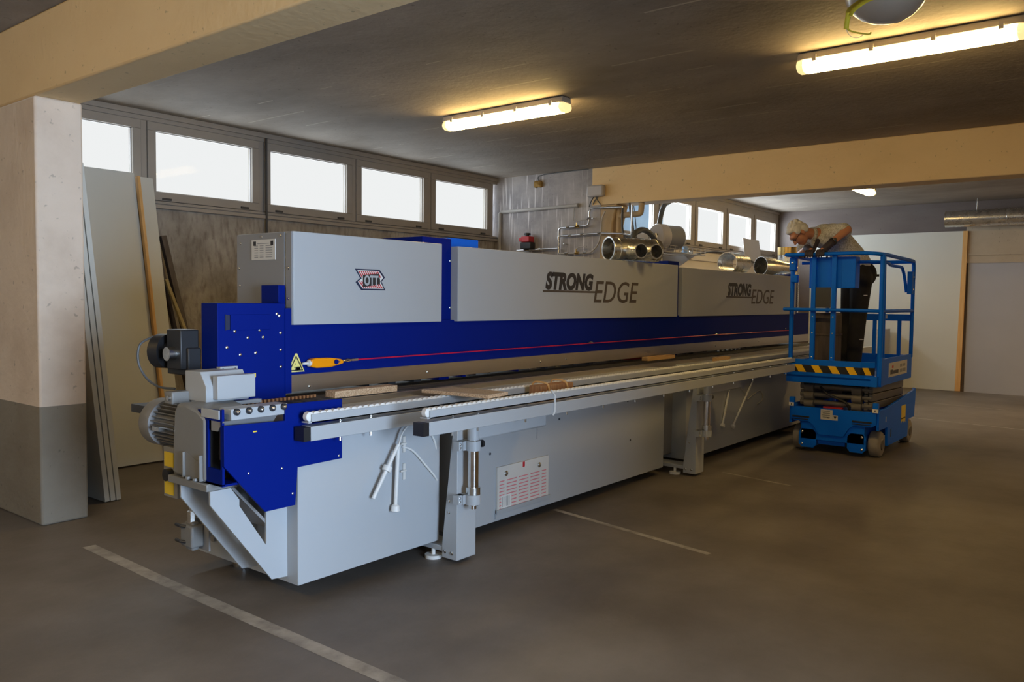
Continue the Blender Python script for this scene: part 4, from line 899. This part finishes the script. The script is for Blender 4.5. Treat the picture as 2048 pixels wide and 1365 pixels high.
screw((8.27, 2.915, 1.90), (-1, 0, 0), .012, lf)
m = MB()
for k in range(14):
    z = 1.69-k*.02; m.tube([(8.29+(.006 if k % 2 else 0), 2.86, z), (8.30, 2.866, z-.012), (8.29, 2.872, z), (8.285, 2.866, z+.012), (8.29, 2.86, z)], .003, 5, caps=False)
m.build('gate_chain', 'lift_dark', lf)
rail('roll_out_rail', smoothpath([(8.40, 2.86, 1.90), (8.42, 2.14, 1.90), (8.9, 2.13, 1.885), (9.3, 2.13, 1.88), (9.38, 2.13, 1.85), (9.41, 2.12, 1.78), (9.43, 2.10, 1.62)], 6), .016)
MB().box(9.40, 9.49, 2.04, 2.09, 1.60, 1.84).build('rail_joint', 'lift', lf, .004)
for z in (1.65, 1.78): screw((9.45, 2.04, z), (0, -1, 0), .01, lf)
rail('rear_rail', [(9.49, 2.05, 1.945), (9.49, 2.94, 1.945)])
bx('rear_mid_rail', 'lift', lf, 9.465, 9.495, 2.06, 2.94, 1.315, 1.385)
for y in (2.17, 2.42, 2.93): bx('rear_post', 'lift', lf, 9.47, 9.495, y-.018, y+.018, .9, 1.32 if y < 2.9 else 1.95)
rail('left_rail', [(F0, 2.955, 1.977), (9.49, 2.94, 1.95)])
rail('left_rail', [(F0, 2.96, 1.432), (9.49, 2.94, 1.42)], .017)
bx('gate_sticker', 'white', lf, 9.462, 9.4655, 2.29, 2.33, 1.335, 1.375)
# control cabinet hung on the front rail, tool case on the deck
ct = MB().prism([(2.74, 1.645), (2.74, 1.95), (2.30, 1.95), (2.30, 1.645)], 0, 8.262, 8.41).build('control_box', 'lift', lf, .004)
for y in (2.66, 2.43): bx('box_fold', 'lift', ct, 8.259, 8.264, y-.004, y+.004, 1.65, 1.945)
bx('control_lead', 'white', lf, 8.30, 8.305, 2.57, 2.574, 1.43, 1.65)
bx('front_panel', 'steel_dark', lf, 8.225, 8.245, 2.52, 2.66, 1.45, 1.65)
tc_ = thing('tool_case', (8.5, 2.72, .80), 'dark brown case standing on the lift platform behind the front posts', 'case')
bx('case_body', 'darkwood', tc_, 8.34, 8.62, 2.51, 2.74, .802, 1.40, bevel=.02)
bx('case_lid', 'darkwood', tc_, 8.335, 8.625, 2.505, 2.745, 1.17, 1.19, bevel=.004)

# ================================================================ the man on the lift
pr = thing('person', (8.9, 2.5, .80), 'white haired man in mottled short sleeved shirt and dark trousers bending over the lift rail', 'person')
V = Vector
hip = V((8.90, 2.46, 1.84)); chest = V((8.66, 2.66, 2.17)); neck = V((8.50, 2.77, 2.195))
shL, shR = V((8.53, 2.60, 2.20)), V((8.66, 2.86, 2.20)); elL, wrL, haL = V((8.45, 2.445, 2.225)), V((8.30, 2.555, 2.085)), V((8.235, 2.612, 2.012))
elR, wrR, haR = V((8.55, 2.93, 2.0)), V((8.34, 2.80, 2.05)), V((8.235, 2.72, 2.012))
hd = V((8.345, 2.885, 2.205))
fwd = V((-.30, .42, -.86)).normalized()          # where the face looks (down to the machine)
upv = V((-.52, .60, .60)); upv = (upv-fwd*upv.dot(fwd)).normalized(); side = upv.cross(fwd).normalized()
def H(a, b, c): return hd+side*a+fwd*b+upv*c
qh = Matrix((side, fwd, upv)).transposed().to_quaternion()
b = MB()
b.ell(H(0, -.012, .035), (.074, .092, .082), qh).ell(H(0, .028, -.035), (.058, .064, .082), qh).ell(H(0, .055, -.088), (.033, .030, .030), qh)
b.ell(H(0, .070, .03), (.055, .03, .03), qh).ell(H(0, .062, -.03), (.045, .034, .04), qh)
b.cap(H(0, .088, .012), H(0, .112, -.028), .009, .014).ell(H(0, .082, -.062), (.024, .016, .008), qh).ell(H(0, .080, -.075), (.021, .016, .008), qh)
for s_ in (-1, 1):
    b.ell(H(.033*s_, .070, .010), (.013, .012, .009), qh).ell(H(.076*s_, -.012, -.008), (.009, .020, .034), qh).ell(H(.012*s_, .098, -.03), (.010, .012, .008), qh)
b.cap(H(0, -.03, -.045), neck+V((.05, -.04, -.01)), .054, .060)
b.cap(neck, chest, .07, .13).cap(chest, V((8.84, 2.52, 1.98)), .125, .12).cap(V((8.84, 2.52, 1.98)), hip, .12, .115)
for sh, el, wr, ha in ((shL, elL, wrL, haL), (shR, elR, wrR, haR)):
    b.cap(neck+V((.06, -.04, -.02)), sh, .06, .058).cap(sh, el, .052, .043).cap(el, wr, .044, .029).cap(wr, ha, .028, .03)
for hx, kn, an in ((V((8.86, 2.41, 1.80)), V((8.83, 2.42, 1.36)), V((8.80, 2.44, .93))), (V((8.95, 2.53, 1.80)), V((8.93, 2.54, 1.36)), V((8.92, 2.57, .93)))):
    b.cap(hx, kn, .08, .055).cap(kn, an, .055, .036)
body = remesh(b, 'body', 'skin', pr, .0065, 4)
# hair: cap over the skull, open at the face
h = MB()
h.ell(H(0, -.026, .052), (.080, .088, .078), qh).ell(H(0, .030, .092), (.060, .048, .028), qh).ell(H(0, -.075, .0), (.062, .04, .06), qh)
for s_ in (-1, 1): h.ell(H(.070*s_, .004, .035), (.014, .035, .03), qh).ell(H(.062*s_, -.055, .0), (.022, .035, .05), qh)
rnd = random.Random(3)
for k in range(46):
    a = rnd.uniform(0, 6.28); e = rnd.uniform(.1, 1.3); p = H(.078*math.cos(a)*math.cos(e), -.026+.086*math.sin(a)*math.cos(e), .055+.076*math.sin(e))
    if (p-hd).dot(fwd) < .05: h.ell(p, (.014, .014, .014), None, 8, 6)
remesh(h, 'hair', 'hair', pr, .006, 3)
# glasses
g = MB()
for s_ in (-1, 1):
    g.tube([H(.033*s_+.022*math.cos(t), .094, .008+.017*math.sin(t)) for t in [2*math.pi*k/14 for k in range(15)]], .0022, 6)
    g.tube([H(.055*s_, .092, .012), H(.075*s_, .05, .012), H(.080*s_, -.01, .012)], .0022, 6)
g.tube([H(-.011, .096, .010), H(.011, .096, .010)], .0022, 6)
g.build('glasses', 'black', pr)
# shirt with short sleeves and collar
s_ = MB()
s_.cap(neck+V((.055, -.04, -.015)), chest+V((.02, -.01, .0)), .075, .150).cap(chest+V((.02, -.01, 0)), V((8.86, 2.515, 1.97)), .150, .145).cap(V((8.86, 2.515, 1.97)), V((8.905, 2.47, 1.915)), .145, .138)
s_.ell((8.60, 2.71, 2.215), (.12, .13, .095)).ell((8.57, 2.70, 2.15), (.12, .13, .1))
s_.cap(neck+V((.06, -.05, -.01)), shL, .085, .092).cap(shL, shL.lerp(elL, .72), .092, .082).cap(neck+V((.06, 0, -.01)), shR, .085, .088).cap(shR, shR.lerp(elR, .72), .082, .076)
sh = remesh(s_, 'shirt', 'shirt', pr, .008, 5)
c_ = MB()
for a in range(40):
    t = -1.9+a*.0975; ctr = neck+V((-.028, .022, -.004)); dx = V((-.62, .55, .12)).normalized(); u = dx.orthogonal().normalized(); w_ = dx.cross(u)
    c_.ell(ctr+(u*math.cos(t*1.65)+w_*math.sin(t*1.65))*.060, (.022, .022, .022), None, 8, 6)
c_.ell(neck+V((-.03, .01, -.075)), (.03, .03, .055)).ell(neck+V((.02, -.03, -.08)), (.045, .045, .05))
remesh(c_, 'collar', 'shirt', pr, .006, 3)
tag_ = MB().cap(V((8.46, 2.73, 2.13)), V((8.36, 2.74, 2.02)), .022, .018); remesh(tag_, 'sleeve_cuff', 'glove', pr, .006, 2)
# trousers
t_ = MB()
t_.cap(V((8.895, 2.475, 1.89)), V((8.91, 2.46, 1.80)), .130, .145).ell((8.97, 2.40, 1.80), (.105, .115, .13)).ell((8.87, 2.49, 1.80), (.12, .13, .11))
for hx, kn, an in ((V((8.87, 2.405, 1.76)), V((8.83, 2.42, 1.36)), V((8.81, 2.44, .90))), (V((8.96, 2.53, 1.76)), V((8.94, 2.54, 1.36)), V((8.93, 2.57, .90)))):
    t_.cap(hx, kn, .108, .085).cap(kn, an, .085, .072)
tr = remesh(t_, 'trousers', 'trouser', pr, .009, 5)
for z, x, y in ((1.58, 8.79, 2.345), (1.13, 8.765, 2.362)):
    MB().obox((x, y, z), (.016, -.012, 0), (.005, .007, 0), (0, 0, .004)).build('reflective_strip', 'white', tr)
MB().obox((9.06, 2.31, 1.79), (.02, -.015, 0), (.006, .008, 0), (0, 0, .012)).build('pocket_flap', 'trouser', tr)
for i, (x, y) in enumerate(((8.80, 2.44), (8.92, 2.57))):
    m = MB().ell((x-.05, y+.06, .835), (.05, .05, .034)).ell((x+.01, y-.01, .85), (.052, .052, .05)).cap(V((x, y, .86)), V((x, y, .93)), .045, .045).cap(V((x-.07, y+.085, .83)), V((x+.02, y-.03, .828)), .03, .03)
    remesh(m, 'shoe', 'shoe', pr, .007, 3)
# gloved hands gripping the front rail
for ha, wr, sgn in ((haL, wrL, 1), (haR, wrR, -1)):
    g = MB(); kb = V((8.222, ha.y, 2.013))
    g.cap(wr, wr.lerp(ha, .5), .038, .037).cap(wr.lerp(ha, .5), V((8.238, ha.y, 2.012)), .037, .030)
    g.ell((8.24, ha.y, 2.014), (.034, .044, .020))
    for k in range(4):
        y = ha.y+(k-1.5)*.0225; ln = (.92, 1.0, .96, .8)[k if sgn < 0 else 3-k]
        j = [V((8.222, y, 2.014)), V((8.188, y, 2.012)), V((8.166, y, 1.990)), V((8.162, y, 1.990-.024*ln)), V((8.172, y, 1.990-.040*ln))]
        for q in range(4): g.cap(j[q], j[q+1], .0112-.0006*q, .0106-.0006*q, 10)
    th = [V((8.245, ha.y-.035*sgn, 2.004)), V((8.232, ha.y-.052*sgn, 1.985)), V((8.218, ha.y-.058*sgn, 1.962)), V((8.203, ha.y-.055*sgn, 1.948))]
    for q in range(3): g.cap(th[q], th[q+1], .0135-.0012*q, .0125-.0012*q, 10)
    remesh(g, 'glove', 'glove', pr, .004, 3)
wt = MB().lathe(wrL.lerp(elL, .14), (elL-wrL), [(-.012, .036), (-.012, .041), (.012, .041), (.012, .036), (-.012, .036)], 20, False).build('watch_strap', 'black', pr)
n_ = V((-.5, -.6, .45)).normalized()
MB().lathe(wrL.lerp(elL, .14)+n_*.038, n_, [(0, .018), (.008, .018), (.009, .015), (.009, .001)], 18).build('watch_dial', 'zinc', wt)
